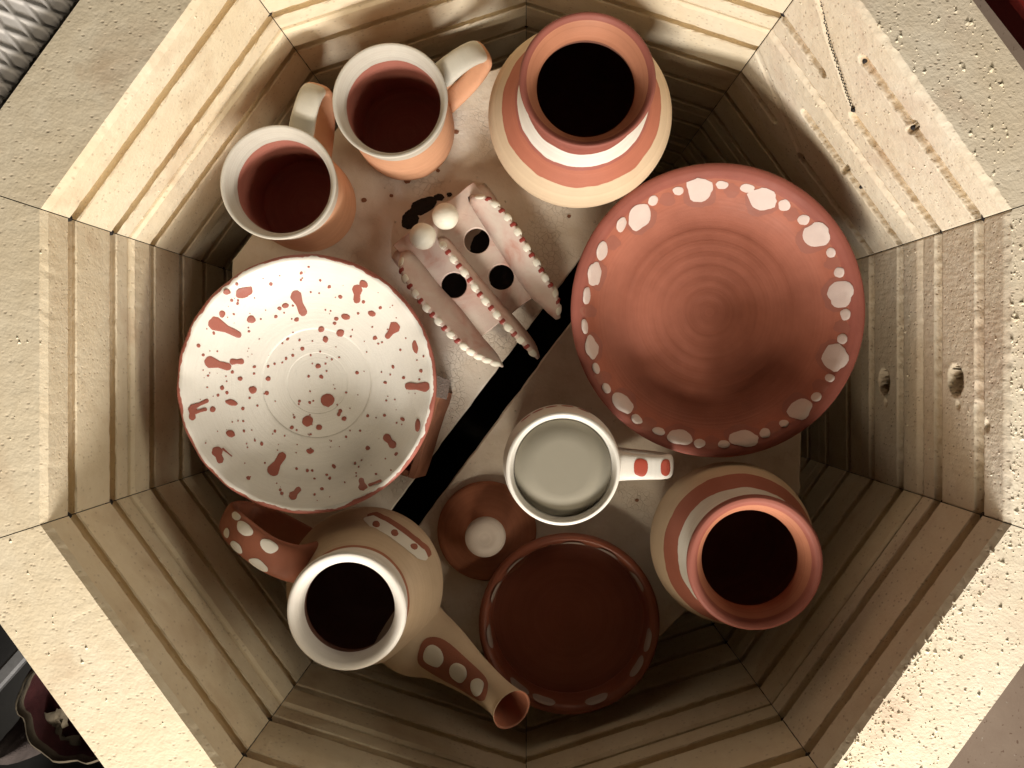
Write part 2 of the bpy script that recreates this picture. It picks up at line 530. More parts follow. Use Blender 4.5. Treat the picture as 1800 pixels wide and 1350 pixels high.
# crumbs broken off the worn bricks, lying on the rim and stuck to the face
def crumbs(spots):
    v, f = [], []
    rnd = random.Random(5)
    for (c, nrm, s) in spots:
        t1 = nrm.orthogonal().normalized(); t2 = nrm.cross(t1)
        b = len(v)
        ring = []
        for k in range(5):
            a = 2 * PI * k / 5 + rnd.random()
            ring.append(c + (t1 * math.cos(a) + t2 * math.sin(a)) * s * rnd.uniform(0.6, 1.2) - nrm * 0.0003)
        v += [tuple(x) for x in ring] + [tuple(c + nrm * s * rnd.uniform(0.5, 0.9) + t1 * s * rnd.uniform(-0.3, 0.3))]
        f += [(b + k, b + (k + 1) % 5, b + 5) for k in range(5)]
    return v, f
rnd = random.Random(11)
spots = []
for k, cnt in ((0, 420), (9, 620), (1, 260), (8, 40), (6, 40), (5, 30)):
    out, al = side_axes(k)
    for _ in range(cnt):
        e = rnd.random()
        if k in (0, 9) and rnd.random() < 0.55: D = abs(rnd.gauss(0, 0.010)) + 0.002
        else: D = 0.002 + e * (THK - 0.004)
        s = rnd.uniform(-0.98, 0.98)
        c = out * (R0 + D) + al * (s * (R0 + D) * T18)
        sz = min(0.0006 + rnd.expovariate(1 / 0.0004), 0.0024)
        spots.append((Vector((c.x, c.y, 0.0)), Vector((0, 0, 1)), sz))
for k, cnt in ((0, 240), (1, 240), (4, 60)):
    out, al = side_axes(k)
    for _ in range(cnt):
        z = -rnd.uniform(0.004, 0.21)
        zz = (-z) % CH
        if min(abs(zz - g) for g in GROOVES) < 0.009: continue
        if k == 0 and abs(zz - 0.064) < 0.016: continue
        s = rnd.uniform(-0.97, 0.97)
        c = out * (R0 - 0.0004 - (0.0022 if z < -CH else 0)) + al * (s * R0 * T18)
        spots.append((Vector((c.x, c.y, z)), -out, min(0.0004 + rnd.expovariate(1 / 0.00022), 0.0013)))
v, f = crumbs(spots)
o = child('brick_crumbs', v, f, CRUMB, kiln, smooth=False); o['kind'] = 'stuff'

# ------------------------------------------------------------------ shelves
def shelf_mat():
    m = M('kiln_wash', 0.85, 0.25)
    co = m.coord('Position')
    n1 = m.noise(co, 14, 5, 0.6)
    c = m.ramp(n1, [(0.30, (0.58, 0.49, 0.40)), (0.50, (0.70, 0.63, 0.54)), (0.68, (0.79, 0.745, 0.68))])
    n3 = m.noise(co, 70, 4, 0.7)
    c = m.mix(m.ramp(n3, [(0.58, 0.0), (0.8, 0.3)]), c, (0.45, 0.30, 0.20))
    wv = m.n('ShaderNodeMapping'); m.l(co, wv.inputs[0])
    ds = m.n('ShaderNodeVectorMath', _operation='ADD')
    nn = m.n('ShaderNodeTexNoise', Scale=130.0); m.l(co, nn.inputs['Vector'])
    sc_ = m.n('ShaderNodeVectorMath', _operation='SCALE'); m.l(nn.outputs['Color'], sc_.inputs[0]); sc_.inputs['Scale'].default_value = 0.006
    m.l(co, ds.inputs[0]); m.l(sc_.outputs[0], ds.inputs[1])
    vo = m.n('ShaderNodeTexVoronoi', Scale=210.0, _feature='DISTANCE_TO_EDGE'); m.l(ds.outputs[0], vo.inputs['Vector'])
    crack = m.math('MULTIPLY', m.ramp(vo.outputs['Distance'], [(0.01, 1.0), (0.05, 0.0)]), m.ramp(m.noise(co, 22, 2, 0.5), [(0.50, 0.0), (0.62, 1.0)]))
    c = m.mix(m.math('MULTIPLY', crack, 0.16), c, (0.22, 0.13, 0.08))
    m.color(c)
    h = m.math('SUBTRACT', m.math('ADD', m.math('MULTIPLY', m.noise(co, 45, 5, 0.65), 0.8), m.math('MULTIPLY', m.noise(co, 400, 3, 0.6), 0.15)), m.math('MULTIPLY', crack, 0.2))
    m.bump(h, 0.0016)
    return m.m
m_shelf = shelf_mat()
SH = 0.715                     # distance camera - shelf top
ZS = CAMZ - SH
def slab(name, pts, ztop, thk, mat, parent=None, bev=0.0015, origin=None, label=None, cat=None):
    """flat plate with a bevelled, slightly ragged outline"""
    res = []
    n = len(pts)
    for i in range(n):
        a, b = Vector(pts[i]), Vector(pts[(i + 1) % n])
        m_ = max(1, int((b - a).length / 0.006))
        for k in range(m_):
            p = a.lerp(b, k / m_); t = (b - a).normalized(); q = Vector((-t.y, t.x))
            if k > 0: p = p + q * (nz(p.x * 90, p.y * 90, thk) * 0.0009)
            res.append(p)
    c = sum(res, Vector((0, 0))) / len(res)
    N = len(res)
    def ring(off, z): return [(p.x + (c.x - p.x) * off / max((c - p).length, 1e-6), p.y + (c.y - p.y) * off / max((c - p).length, 1e-6), z) for p in res]
    v = ring(bev, ztop) + ring(0, ztop - bev) + ring(0, ztop - thk + bev) + ring(bev, ztop - thk)
    f = [tuple(range(N)), tuple(range(3 * N, 4 * N))[::-1]]
    for r in range(3):
        for i in range(N):
            j = (i + 1) % N
            f.append((r * N + i, (r + 1) * N + i, (r + 1) * N + j, r * N + j))
    o = obj(name, v, f, mat, parent, origin=origin or (c.x, c.y, ztop - thk), smooth=False)
    fix_normals(o)
    if label: tag(o, label, cat, 'half shelves in the kiln')
    return o
def pol(a, r): return (r * math.cos(math.radians(a)), r * math.sin(math.radians(a)))
ul_edge = [P(x, y, SH).to_2d() for x, y in ((1122, 318), (655, 940))]
ul = [ul_edge[0], pol(89, 0.267), pol(125, 0.267), pol(160, 0.270), pol(163, 0.266), pol(197, 0.266), pol(228, 0.262), ul_edge[1]]
shelf_ul = slab('kiln_shelf', ul, ZS, 0.016, m_shelf, label='white washed half shelf, cracked, under the two peach mugs and the finned holder', cat='shelf')
lr_edge = [P(x, y, SH).to_2d() for x, y in ((1172, 340), (700, 972))]
lr = [lr_edge[1], P(760, 1105, SH).to_2d(), P(905, 1180, SH).to_2d(), P(1163, 1120, SH).to_2d(), P(1408, 868, SH).to_2d(), P(1414, 480, SH).to_2d(), P(1250, 300, SH).to_2d(), lr_edge[0]]
shelf_lr = slab('kiln_shelf', lr, ZS - 0.002, 0.016, m_shelf, label='dim half shelf under the white mug, the large plate and the lid', cat='shelf')
ZL = ZS - 0.002

# dark crock added lower in the kiln so the gap reads black
cb = Vector((-0.02, -0.01, -NC * CH - 0.001))
m_dark = simple('gap_black_glaze', (0.020, 0.012, 0.011), 0.35, 0.5, 0, 0.3, 30, 0.0003)
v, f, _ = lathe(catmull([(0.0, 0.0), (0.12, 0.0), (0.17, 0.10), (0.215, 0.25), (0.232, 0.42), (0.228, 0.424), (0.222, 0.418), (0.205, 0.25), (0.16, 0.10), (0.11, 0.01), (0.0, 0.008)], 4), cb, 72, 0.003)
tag(obj('gap_black_bowl', v, f, m_dark, origin=cb), 'deep dark glazed bowl added below the shelves to blacken the gap', 'bowl')

# dark burnt glaze stains on the shelf, and painted shade under the holder's holes
m_stain_shade = simple('burnt_glaze_and_shade', (0.018, 0.014, 0.012), 0.6, 0.3, 0, 0.5, 200, 0.0006)
def blot(cx, cy, rx, ry, seed, z, rag=0.35, n=40, rot=0.0, d=SH):
    c = P(cx, cy, d); k = d / F
    pts = [(c.x, c.y, z + 0.0004)]
    for i in range(n):
        a = 2 * PI * i / n
        j = 1 + rag * (nz(math.cos(a) * 1.6 + seed * 7.3, math.sin(a) * 1.6, seed) + 0.6 * nz(math.cos(a) * 4 + seed, math.sin(a) * 4, seed * 2.0))
        ex, ey = rx * math.cos(a) * j, ry * math.sin(a) * j
        X = ex * math.cos(rot) - ey * math.sin(rot); Y = ex * math.sin(rot) + ey * math.cos(rot)
        pts.append((c.x + X * k, c.y - Y * k, z + 0.0003))
    return pts, [(0, 1 + i, 1 + (i + 1) % n) for i in range(n)]
for i, (a, b, rx, ry, rot) in enumerate(((744, 362, 25, 13, -0.5), (721, 386, 15, 18, 0.4), (772, 347, 9, 6, 0), (790, 342, 5, 4, 0),
                                   (801, 508, 30, 30, 0), (846, 428, 17, 24, 0.5), (834, 447, 12, 9, 0), (884, 490, 24, 27, 0.2), (772, 372, 6, 4, 0))):
    v, f = blot(a, b, rx, ry, i + 1.0, ZS, 0.20, rot=rot)
    obj('stain_and_hole_shade', v, f, m_stain_shade, shelf_ul, origin=ORG[shelf_ul.name])

m_flake = simple('wash_flake', (0.74, 0.69, 0.61), 0.9, 0.2, 0, 0.3, 200, 0.0004)
m_drip = simple('brown_drip', (0.30, 0.13, 0.07), 0.5, 0.4, 0, 0.3, 200, 0.0002)
rf = random.Random(21)
for shelf, z, sgn, cnt in ((shelf_ul, ZS, 1, 230), (shelf_lr, ZL, -1, 150)):
    nrm = Vector((-0.80, 0.598)); sp = []
    while len(sp) < cnt:
        a, r = rf.uniform(0, 2 * PI), 0.25 * math.sqrt(rf.random()); p = Vector((r * math.cos(a), r * math.sin(a)))
        dd = p.dot(nrm)
        if (sgn > 0 and dd < 0.024) or (sgn < 0 and dd > -0.012): continue
        if rf.random() < 0.35: p = p - nrm * (dd - (0.0235 if sgn > 0 else -0.011)) + nrm * sgn * abs(rf.gauss(0, 0.004))
        sp.append((Vector((p.x, p.y, z)), Vector((0, 0, 1)), min(0.0004 + rf.expovariate(1 / 0.00035), 0.0018)))
    v, f = crumbs(sp); o = obj('wash_flakes', v, f, m_flake, shelf, origin=ORG[shelf.name], smooth=False); o['kind'] = 'stuff'
for i, (a, b, r) in enumerate(((716, 318, 5), (802, 232, 4), (688, 344, 3), (640, 352, 4), (770, 300, 3), (905, 395, 4), (1000, 380, 3), (1180, 905, 4), (1120, 880, 3), (735, 828, 5))):
    up = (a - CX) * -0.80 + (CY - b) * 0.598 > 0
    v, f = blot(a, b, r * 1.2, r, i + 31.0, ZS if up else ZL, 0.25, 20)
    obj('glaze_drip', v, f, m_drip, shelf_ul if up else shelf_lr, origin=ORG[(shelf_ul if up else shelf_lr).name])

# ------------------------------------------------------------------ decals on turned surfaces
def profile_z(prof):
    """height as a function of radius for the part of a profile seen from above"""
    pr = sorted(prof)
    R = [p[0] for p in pr]; Z = [p[1] for p in pr]
    return lambda r: float(np.interp(r, R, Z))
def on_surface(px, py, c, zf, eps):
    d = CAMZ - (c[2] + zf(0.0))
    for _ in range(14):
        p = P(px, py, d); r = math.hypot(p.x - c[0], p.y - c[1]); d = 0.5 * d + 0.5 * (CAMZ - (c[2] + zf(r)))
    p = P(px, py, d); r = math.hypot(p.x - c[0], p.y - c[1])
    return (p.x, p.y, c[2] + zf(r) + eps)
def surf_blob(outline, c, zf, eps=0.0005):
    """outline: pixel polygon, star-shaped about its mean"""
    n = len(outline)
    mx = sum(p[0] for p in outline) / n; my = sum(p[1] for p in outline) / n
    v = [on_surface(mx, my, c, zf, eps)]
    for t in (0.4, 0.75, 1.0):
        for p in outline: v.append(on_surface(mx + (p[0] - mx) * t, my + (p[1] - my) * t, c, zf, eps if t < 1 else eps * 0.5))
    f = [(0, 1 + (i + 1) % n, 1 + i) for i in range(n)]
    for r in range(2):
        for i in range(n):
            j = (i + 1) % n
            f.append((1 + r * n + i, 1 + r * n + j, 1 + (r + 1) * n + j, 1 + (r + 1) * n + i))
    return v, f
def ell(cx, cy, rx, ry, rot=0.0, seed=1.0, rag=0.15, n=22, sq=2.0):
    o = []
    for i in range(n):
        a = 2 * PI * i / n
        j = 1 + rag * (nz(math.cos(a) * 1.2 + seed * 5.1, math.sin(a) * 1.2, seed) * 1.2 + 0.5 * nz(math.cos(a) * 3.1 + seed, math.sin(a) * 3.1, seed * 3))
        x = rx * j * math.cos(a); y = ry * j * math.sin(a)
        o.append((cx + x * math.cos(rot) - y * math.sin(rot), cy + x * math.sin(rot) + y * math.cos(rot)))
    return o
def capsule(x0, y0, r0, x1, y1, r1, seed, rag=0.16, n=14):
    a = math.atan2(y1 - y0, x1 - x0); o = []
    for i in range(n + 1):
        t = a + PI / 2 + PI * i / n
        j = 1 + rag * nz(math.cos(t) * 2 + seed * 3, math.sin(t) * 2, seed)
        o.append((x0 + r0 * j * math.cos(t), y0 + r0 * j * math.sin(t)))
    mid = 0.5 * (r0 + r1) * 0.72
    o.append((0.5 * (x0 + x1) + mid * math.cos(a - PI / 2), 0.5 * (y0 + y1) + mid * math.sin(a - PI / 2)))
    for i in range(n + 1):
        t = a - PI / 2 + PI * i / n
        j = 1 + rag * nz(math.cos(t) * 2 + seed * 7, math.sin(t) * 2, seed + 2)
        o.append((x1 + r1 * j * math.cos(t), y1 + r1 * j * math.sin(t)))
    o.append((0.5 * (x0 + x1) + mid * math.cos(a + PI / 2), 0.5 * (y0 + y1) + mid * math.sin(a + PI / 2)))
    return o

# ------------------------------------------------------------------ large terracotta plate
def make_plate():
    d_r = 0.656
    c = P(1263, 545, d_r); zb = ZL
    base = Vector((c.x, c.y, zb)); H = CAMZ - d_r - zb
    k = d_r / F; R = 258 * k
    fl = 0.027
    t = thing('terracotta_plate', 'large round terracotta plate ringed with white painted dots', 'plate', base)
    inner = [(0.0, fl)]
    for i in range(1, 26):
        r = 0.003 + i * 0.0028
        inner.append((r, fl + 0.0 + 0.06 * max(0, r - 0.04) ** 1.0 * 0.5))
    zi = inner[-1][1]
    inner += [(0.081, zi + 0.0020), (0.0915, zi + 0.0075), (0.099, zi + 0.0155), (0.1060, H - 0.0044), (R - 0.0035, H - 0.0004)]
    outer = [(0.0, 0.004), (0.058, 0.004), (0.0585, 0.0), (0.066, 0.0), (0.068, 0.008), (0.086, 0.021), (0.103, H - 0.018), (R, H - 0.0035), (R - 0.0008, H - 0.0006)]
    pr = catmull(outer, 4) + catmull(inner[::-1], 2)
    v, f, si = lathe(pr, base, 144, 0.0, 1.1)
    half = len(v) // 2
    def spiral(i, p):
        r = math.hypot(p[0] - base.x, p[1] - base.y)
        if p[2] < base.z + fl - 0.003 or r > 0.078: return p
        a = math.atan2(p[1] - base.y, p[0] - base.x)
        return (p[0], p[1], p[2] + 0.00015 * math.sin(2 * PI * (r / 0.0105) - a + 0.5 * nz(p[0] * 30, p[1] * 30)) * min(1, r / 0.006) * min(1, (0.078 - r) / 0.01))
    v = [spiral(i, p) for i, p in enumerate(v)]
    mat = clay('plate_terracotta', radial(0.1050, (0.42, 0.150, 0.098), (0.33, 0.105, 0.078), 0.0005), 0.60, 0.3, var=0.20, rings=0.2, streak=0.12)
    child('plate_body', v, f, mat, t)
    zf = profile_z(catmull(inner, 2))
    big = [(308, 250, 48, 60, 0.3), (573, 135, 58, 52, 0), (852, 178, 62, 48, 0.1), (1087, 335, 60, 55, 0), (1190, 593, 58, 58, 0), (1167, 870, 55, 60, 0.2), (1012, 1098, 60, 44, -0.4),
           (767, 1227, 66, 35, -0.05), (487, 1222, 57, 34, 0.15), (237, 1072, 52, 34, 0.75), (98, 830, 30, 52, -0.2), (112, 505, 29, 55, 0.12)]
    small = [(230, 288, 20, 33, 0.3), (370, 183, 22, 24, 0.5), (480, 140, 24, 19, 0), (672, 114, 28, 18, 0), (783, 128, 32, 20, 0), (945, 202, 27, 25, 0), (1030, 267, 27, 23, 0), (1150, 410, 21, 22, 0),
             (1187, 498, 24, 23, 0), (1214, 682, 23, 26, 0), (1200, 789, 23, 23, 0), (1145, 961, 22, 19, 0), (1085, 1044, 24, 20, -0.3), (943, 1161, 22, 16, 0), (860, 1203, 23, 21, 0), (680, 1251, 26, 17, 0),
             (573, 1248, 26, 20, 0), (394, 1195, 28, 17, 0.25), (297, 1142, 27, 19, 0.7), (165, 1006, 17, 25, -0.5), (119, 918, 15, 25, -0.3), (70, 735, 14, 34, -0.1), (78, 600, 16, 40, 0.05), (145, 403, 24, 42, 0.2)]
    m_dot = clay('plate_white_dots', (0.66, 0.55, 0.505), 0.6, var=0.12, streak=0.0)
    m_halo = clay('plate_wax_halo', (0.33, 0.125, 0.09), 0.62, 0.3, var=0.15, streak=0.0)
    cx0, cy0 = 650, 660
    for i, (x, y, rx, ry, rot) in enumerate(big):
        hx, hy = x + (cx0 - x) * 0.030, y + (cy0 - y) * 0.030
        v, f = surf_blob([(1000 + a * .4, 280 + b * .4) for a, b in ell(hx, hy, rx * 1.22, ry * 1.25, rot, i + 3.3, 0.22)], base, zf, 0.00035)
        child('wax_halo', v, f, m_halo, t)
    # fainter marks between the groups
    for i in range(12):
        x0, y0 = big[i][:2]; x1, y1 = big[(i + 1) % 12][:2]
        v, f = surf_blob([(1000 + a * .4, 280 + b * .4) for a, b in ell((x0 + x1) / 2 * 1.0 + ((x0 + x1) / 2 - cx0) * 0.035, (y0 + y1) / 2 + ((y0 + y1) / 2 - cy0) * 0.035, 36, 30, 0, i + 9.1, 0.25)], base, zf, 0.00035)
        child('wax_halo', v, f, m_halo, t)
    for i, (x, y, rx, ry, rot) in enumerate(big + small):
        v, f = surf_blob([(1000 + a * .4, 280 + b * .4) for a, b in ell(x, y, rx, ry, rot, i * 1.7 + 0.4, 0.20 if i < 12 else 0.12)], base, zf, 0.0015)
        child('painted_dot', v, f, m_dot, t)
make_plate()

# ------------------------------------------------------------------ terracotta box and the spattered bowl
def make_box():
    zt = ZS + 0.036
    d = CAMZ - zt
    c = P(700, 752, d); base = Vector((c.x, c.y, ZS))
    t = thing('terracotta_box', 'rough terracotta box with dark openings, under the spattered bowl', 'box', base)
    q0 = Vector(P(776, 690, d)).to_2d(); q1 = Vector(P(727, 842, d)).to_2d()
    ax = (q1 - q0).normalized(); nl = Vector((ax.y, -ax.x))
    if nl.x > 0: nl = -nl
    L = (q1 - q0).length; Wd = 0.062; th = 0.005
    m_box = clay('box_terracotta', (0.30, 0.13, 0.075), 0.8, 0.2, var=0.3, streak=0.0)
    def pt(a, b, z, fl=0.0):
        p = q0 + ax * a + nl * b; return (p.x, p.y, z)
    def wall(name, a0, a1, b0, b1, flare=0.0, m=m_box):
        n = 8; v = []
        for z, o_ in ((ZS + 0.0003, flare), (zt, 0.0)):
            for i in range(n + 1):
                v.append(pt(a0 + (a1 - a0) * i / n, b0 - o_ + nz(i * 0.8, z * 60, b0 * 80) * 0.0012, z + (nz(i * 1.3, 5) * 0.0016 if z == zt else 0)))
            for i in range(n + 1):
                v.append(pt(a1 + (a0 - a1) * i / n, b1 - o_, z + (nz((n - i) * 1.3, 5) * 0.0016 if z == zt else 0)))
        N = 2 * (n + 1)
        f = [tuple(range(N))[::-1], tuple(range(N, 2 * N))] + [(i, (i + 1) % N, N + (i + 1) % N, N + i) for i in range(N)]
        o = child(name, v, f, m, t, smooth=False); fix_normals(o)
    wall('side_wall', 0, L, 0, th, 0.006)
    wall('side_wall', 0, L, Wd - th, Wd)
    wall('end_wall', 0, th, th + 0.0003, Wd - th - 0.0003)
    wall('end_wall', L - th, L, th + 0.0003, Wd - th - 0.0003)
    wall('cross_wall', L * 0.62, L * 0.62 + th, th + 0.0003, Wd - th - 0.0003)
    m_pad = simple('grey_shard', (0.19, 0.15, 0.13), 0.9, 0.2, 0, 0.3, 60, 0.001)
    sh = [pt(-0.012, -0.004, 0)[:2], pt(0.004, -0.006, 0)[:2], pt(0.0065, 0.020, 0)[:2], pt(0.004, 0.056, 0)[:2], pt(-0.016, 0.05, 0)[:2]]
    slab('shelf_shard', sh, zt + 0.0035, 0.0030, m_pad, t, 0.0005, origin=ORG[t.name])
    return zt + 0.0038
zbowl = make_box()

def make_bowl():
    d_r = 0.628
    c = P(538, 675, d_r); base = Vector((c.x, c.y, zbowl)); H = CAMZ - d_r - zbowl
    k = d_r / F; R = 227 * k
    t = thing('spattered_bowl', 'white bowl spattered with rust red specks, red rim', 'bowl', base)
    fl = 0.0125
    inner = [(0.0, fl), (0.015, fl + 0.0001), (0.0235, fl + 0.0004), (0.0247, fl + 0.00065), (0.030, fl + 0.0012), (0.0425, fl + 0.0030), (0.0442, fl + 0.0038), (0.058, fl + 0.0080), (0.075, fl + 0.0165),
             (R - 0.0090, H - 0.0052), (R - 0.0035, H - 0.0004)]
    outer = [(0.0, 0.003), (0.034, 0.003), (0.0345, 0.0), (0.040, 0.0), (0.042, 0.004), (0.062, 0.010), (0.082, H - 0.018), (R, H - 0.004), (R - 0.001, H - 0.0004)]
    po, pi_ = catmull(outer, 4), catmull(inner[::-1], 5)
    v, f, si = lathe(po + pi_, base, 144, 0.0, 0.4)
    v = [(x, y, z + (0.0011 * nz(math.cos(math.atan2(y - base.y, x - base.x)) * 4, math.sin(math.atan2(y - base.y, x - base.x)) * 4) + 0.0006 * math.sin(22 * math.atan2(y - base.y, x - base.x))) * max(0.0, (math.hypot(x - base.x, y - base.y) - 0.085) / 0.012)) for x, y, z in v]
    mw = clay('bowl_white', radial(R - 0.0018, (0.77, 0.745, 0.69), (0.36, 0.115, 0.085), 0.0016, 75), 0.42, 0.4, var=0.06, streak=0.05)
    mo = clay('bowl_red_outside', (0.42, 0.125, 0.075), 0.6, var=0.2)
    child('bowl_body', v, f, None, t, mats=[mo, mw], fmat=[0 if s < len(po) - 4 else 1 for s in si])
    zf = profile_z(catmull(inner, 5))
    ms = clay('rust_splash', (0.34, 0.105, 0.075), 0.5, 0.35, var=0.12, streak=0.0)
    Z = lambda pts: [(300 + a * .3704, 430 + b * .3704) for a, b in pts]
    big = [ell(350, 227, 44, 25, -0.35, 1), capsule(596, 245, 27, 628, 320, 20, 2), capsule(886, 215, 25, 884, 262, 17, 3), ell(915, 188, 21, 16, 0.5, 4), capsule(212, 375, 33, 322, 428, 15, 5),
           ell(383, 355, 21, 18, 0, 6), ell(545, 290, 17, 12, -0.2, 7), capsule(188, 558, 28, 272, 580, 17, 8), capsule(295, 556, 15, 335, 555, 14, 9), capsule(1062, 395, 27, 1030, 435, 13, 10),
           ell(1160, 485, 14, 32, -0.15, 11), capsule(1130, 672, 18, 1205, 675, 24, 12), capsule(105, 785, 22, 103, 818, 16, 13), capsule(105, 772, 14, 172, 742, 10, 14), capsule(115, 795, 12, 165, 782, 9, 15),
           ell(200, 782, 14, 14, 0, 16), ell(290, 750, 30, 14, 0.25, 17), ell(390, 690, 19, 18, 0, 18), ell(745, 738, 33, 31, 0, 19), ell(650, 838, 27, 24, -0.3, 20), ell(705, 867, 15, 13, 0, 21),
           ell(285, 897, 22, 16, 0.4, 22), capsule(222, 985, 27, 235, 1020, 18, 23), capsule(250, 970, 6, 290, 1003, 3, 24), capsule(487, 1070, 28, 528, 1005, 20, 25), capsule(582, 1190, 20, 606, 1162, 14, 26),
           capsule(1026, 917, 19, 1052, 948, 19, 27), capsule(905, 1118, 13, 912, 1146, 22, 28), capsule(945, 1140, 8, 995, 1120, 7, 29), ell(1172, 858, 12, 31, 0.1, 30), ell(805, 420, 19, 18, 0, 31),
           ell(735, 450, 13, 15, 0, 32), ell(715, 402, 15, 14, 0, 33), ell(830, 343, 21, 14, 0.2, 34), ell(955, 328, 20, 13, 0.4, 35), ell(662, 980, 18, 12, 0, 36), ell(245, 330, 15, 17, 0, 37), ell(267, 225, 18, 13, 0, 38),
           ell(823, 826, 12, 11, 0, 39), capsule(805, 790, 10, 798, 806, 9, 40), ell(700, 577, 13, 11, 0, 41), ell(463, 637, 12, 11, 0, 42), ell(330, 637, 12, 10, 0, 43), ell(245, 680, 10, 11, 0, 44)]
    for i, b in enumerate(big):
        v, f = surf_blob(Z(b), base, zf, 0.0006); child('glaze_splash', v, f, ms, t)
    small = [(457, 705, 10), (935, 965, 11), (715, 627, 10), (970, 443, 10), (1100, 828, 10), (755, 1108, 9), (370, 1107, 9), (1055, 580, 8), (1018, 655, 8), (775, 1052, 10), (133, 480, 9), (155, 524, 8), (315, 188, 8), (476, 187, 9),
             (753, 200, 9), (805, 248, 9), (555, 449, 7), (612, 453, 6), (626, 494, 9), (580, 526, 7), (548, 541, 8), (493, 566, 6), (463, 578, 7), (530, 560, 5), (398, 580, 8), (396, 612, 7), (293, 605, 8), (178, 622, 6), (174, 677, 5), (267, 703, 8),
             (225, 715, 8), (343, 778, 10), (412, 764, 6), (375, 728, 6), (611, 743, 7), (660, 750, 8), (885, 608, 8), (833, 702, 6), (935, 812, 7), (899, 883, 6), (833, 912, 6), (1090, 500, 6), (1188, 600, 8), (1200, 530, 5), (655, 625, 6), (740, 600, 5),
             (735, 565, 5), (765, 545, 5), (800, 535, 5), (665, 525, 6), (710, 508, 5), (787, 352, 9), (778, 374, 8), (890, 327, 7), (500, 342, 8), (516, 303, 9), (598, 356, 10), (587, 820, 6), (575, 868, 8), (598, 880, 5), (665, 900, 6), (400, 930, 6),
             (432, 945, 8), (495, 885, 7), (345, 838, 5), (348, 884, 6), (365, 962, 4), (598, 1063, 8), (648, 1072, 8), (672, 1072, 7), (718, 1158, 9), (683, 1185, 7), (528, 1180, 10), (520, 1163, 7), (741, 1092, 7), (683, 1110, 5), (875, 1037, 7), (880, 1083, 5),
             (1070, 993, 9), (1015, 810, 7), (1072, 846, 5), (1023, 740, 5), (1105, 632, 7), (1045, 1070, 5), (975, 1088, 7), (1180, 640, 5), (620, 135, 7), (655, 106, 5), (618, 168, 6), (665, 226, 6), (705, 231, 5), (710, 170, 6), (995, 300, 7), (915, 272, 8), (957, 391, 5),
             (300, 330, 6), (318, 280, 7), (290, 265, 8), (205, 420, 8), (372, 412, 6), (428, 354, 5), (320, 265, 5), (580, 290, 5), (735, 310, 5), (862, 405, 4), (930, 510, 4), (985, 470, 6), (1003, 464, 5)]
    rnd = random.Random(3)
    for _ in range(130):
        a = rnd.uniform(0, 2 * PI); r = 570 * math.sqrt(rnd.random())
        small.append((640 + r * math.cos(a), 665 + r * math.sin(a) * 0.97, rnd.uniform(1.8, 4.6)))
    V, Fc = [], []
    for i, (x, y, r) in enumerate(small):
        v, f = surf_blob(Z(ell(x, y, r * rnd.uniform(0.85, 1.25), r * rnd.uniform(0.8, 1.1), rnd.uniform(0, 3), i * 0.7, 0.2, 12)), base, zf, 0.0004)
        b = len(V); V += v; Fc += [tuple(b + q for q in ff) for ff in f]
    o = child('glaze_speckles', V, Fc, ms, t); o['kind'] = 'stuff'
make_bowl()

# ------------------------------------------------------------------ vases
m_inner_shade = clay('inner_shade_clay', (0.23, 0.10, 0.07), 0.8, 0.2)  # shade inside the vases, put into a darker clay colour below the neck
def make_vase(name, label, base, prof_o, prof_i, bands, lipcol, ph):
    t = thing(name, label, 'vase', base)
    po, pi_ = catmull(prof_o, 5), catmull(prof_i, 4)
    v, f, si = lathe(po + pi_[1:], base, 128, 0.003, ph)
    mo = clay(name + '_painted_clay', banded(bands, 0.0009, 55), 0.62, 0.3, var=0.10, streak=0.16)
    ml = clay(name + '_lip_clay', lipcol, 0.5, 0.35, var=0.15, streak=0.3)
    child('vase_body', v, f, None, t, mats=[mo, ml, m_inner_shade], fmat=[0 if s < len(po) + 5 else (1 if s < len(po) + 15 else 2) for s in si])
    return t
base = Vector((0.0425, 0.1990, ZS))
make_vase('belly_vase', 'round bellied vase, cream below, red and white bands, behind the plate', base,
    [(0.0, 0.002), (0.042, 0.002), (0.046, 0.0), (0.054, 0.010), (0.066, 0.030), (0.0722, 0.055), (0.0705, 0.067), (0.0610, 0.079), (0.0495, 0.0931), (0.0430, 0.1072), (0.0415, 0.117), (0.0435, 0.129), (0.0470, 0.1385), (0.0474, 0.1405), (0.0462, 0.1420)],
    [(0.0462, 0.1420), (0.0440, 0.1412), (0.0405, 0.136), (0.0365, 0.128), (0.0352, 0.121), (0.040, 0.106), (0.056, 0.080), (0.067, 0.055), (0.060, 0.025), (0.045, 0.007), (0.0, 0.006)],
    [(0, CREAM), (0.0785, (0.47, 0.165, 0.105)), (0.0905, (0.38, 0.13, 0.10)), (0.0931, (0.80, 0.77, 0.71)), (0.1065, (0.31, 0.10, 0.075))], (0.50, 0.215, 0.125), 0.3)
base = Vector((0.1655, -0.1415, ZL))
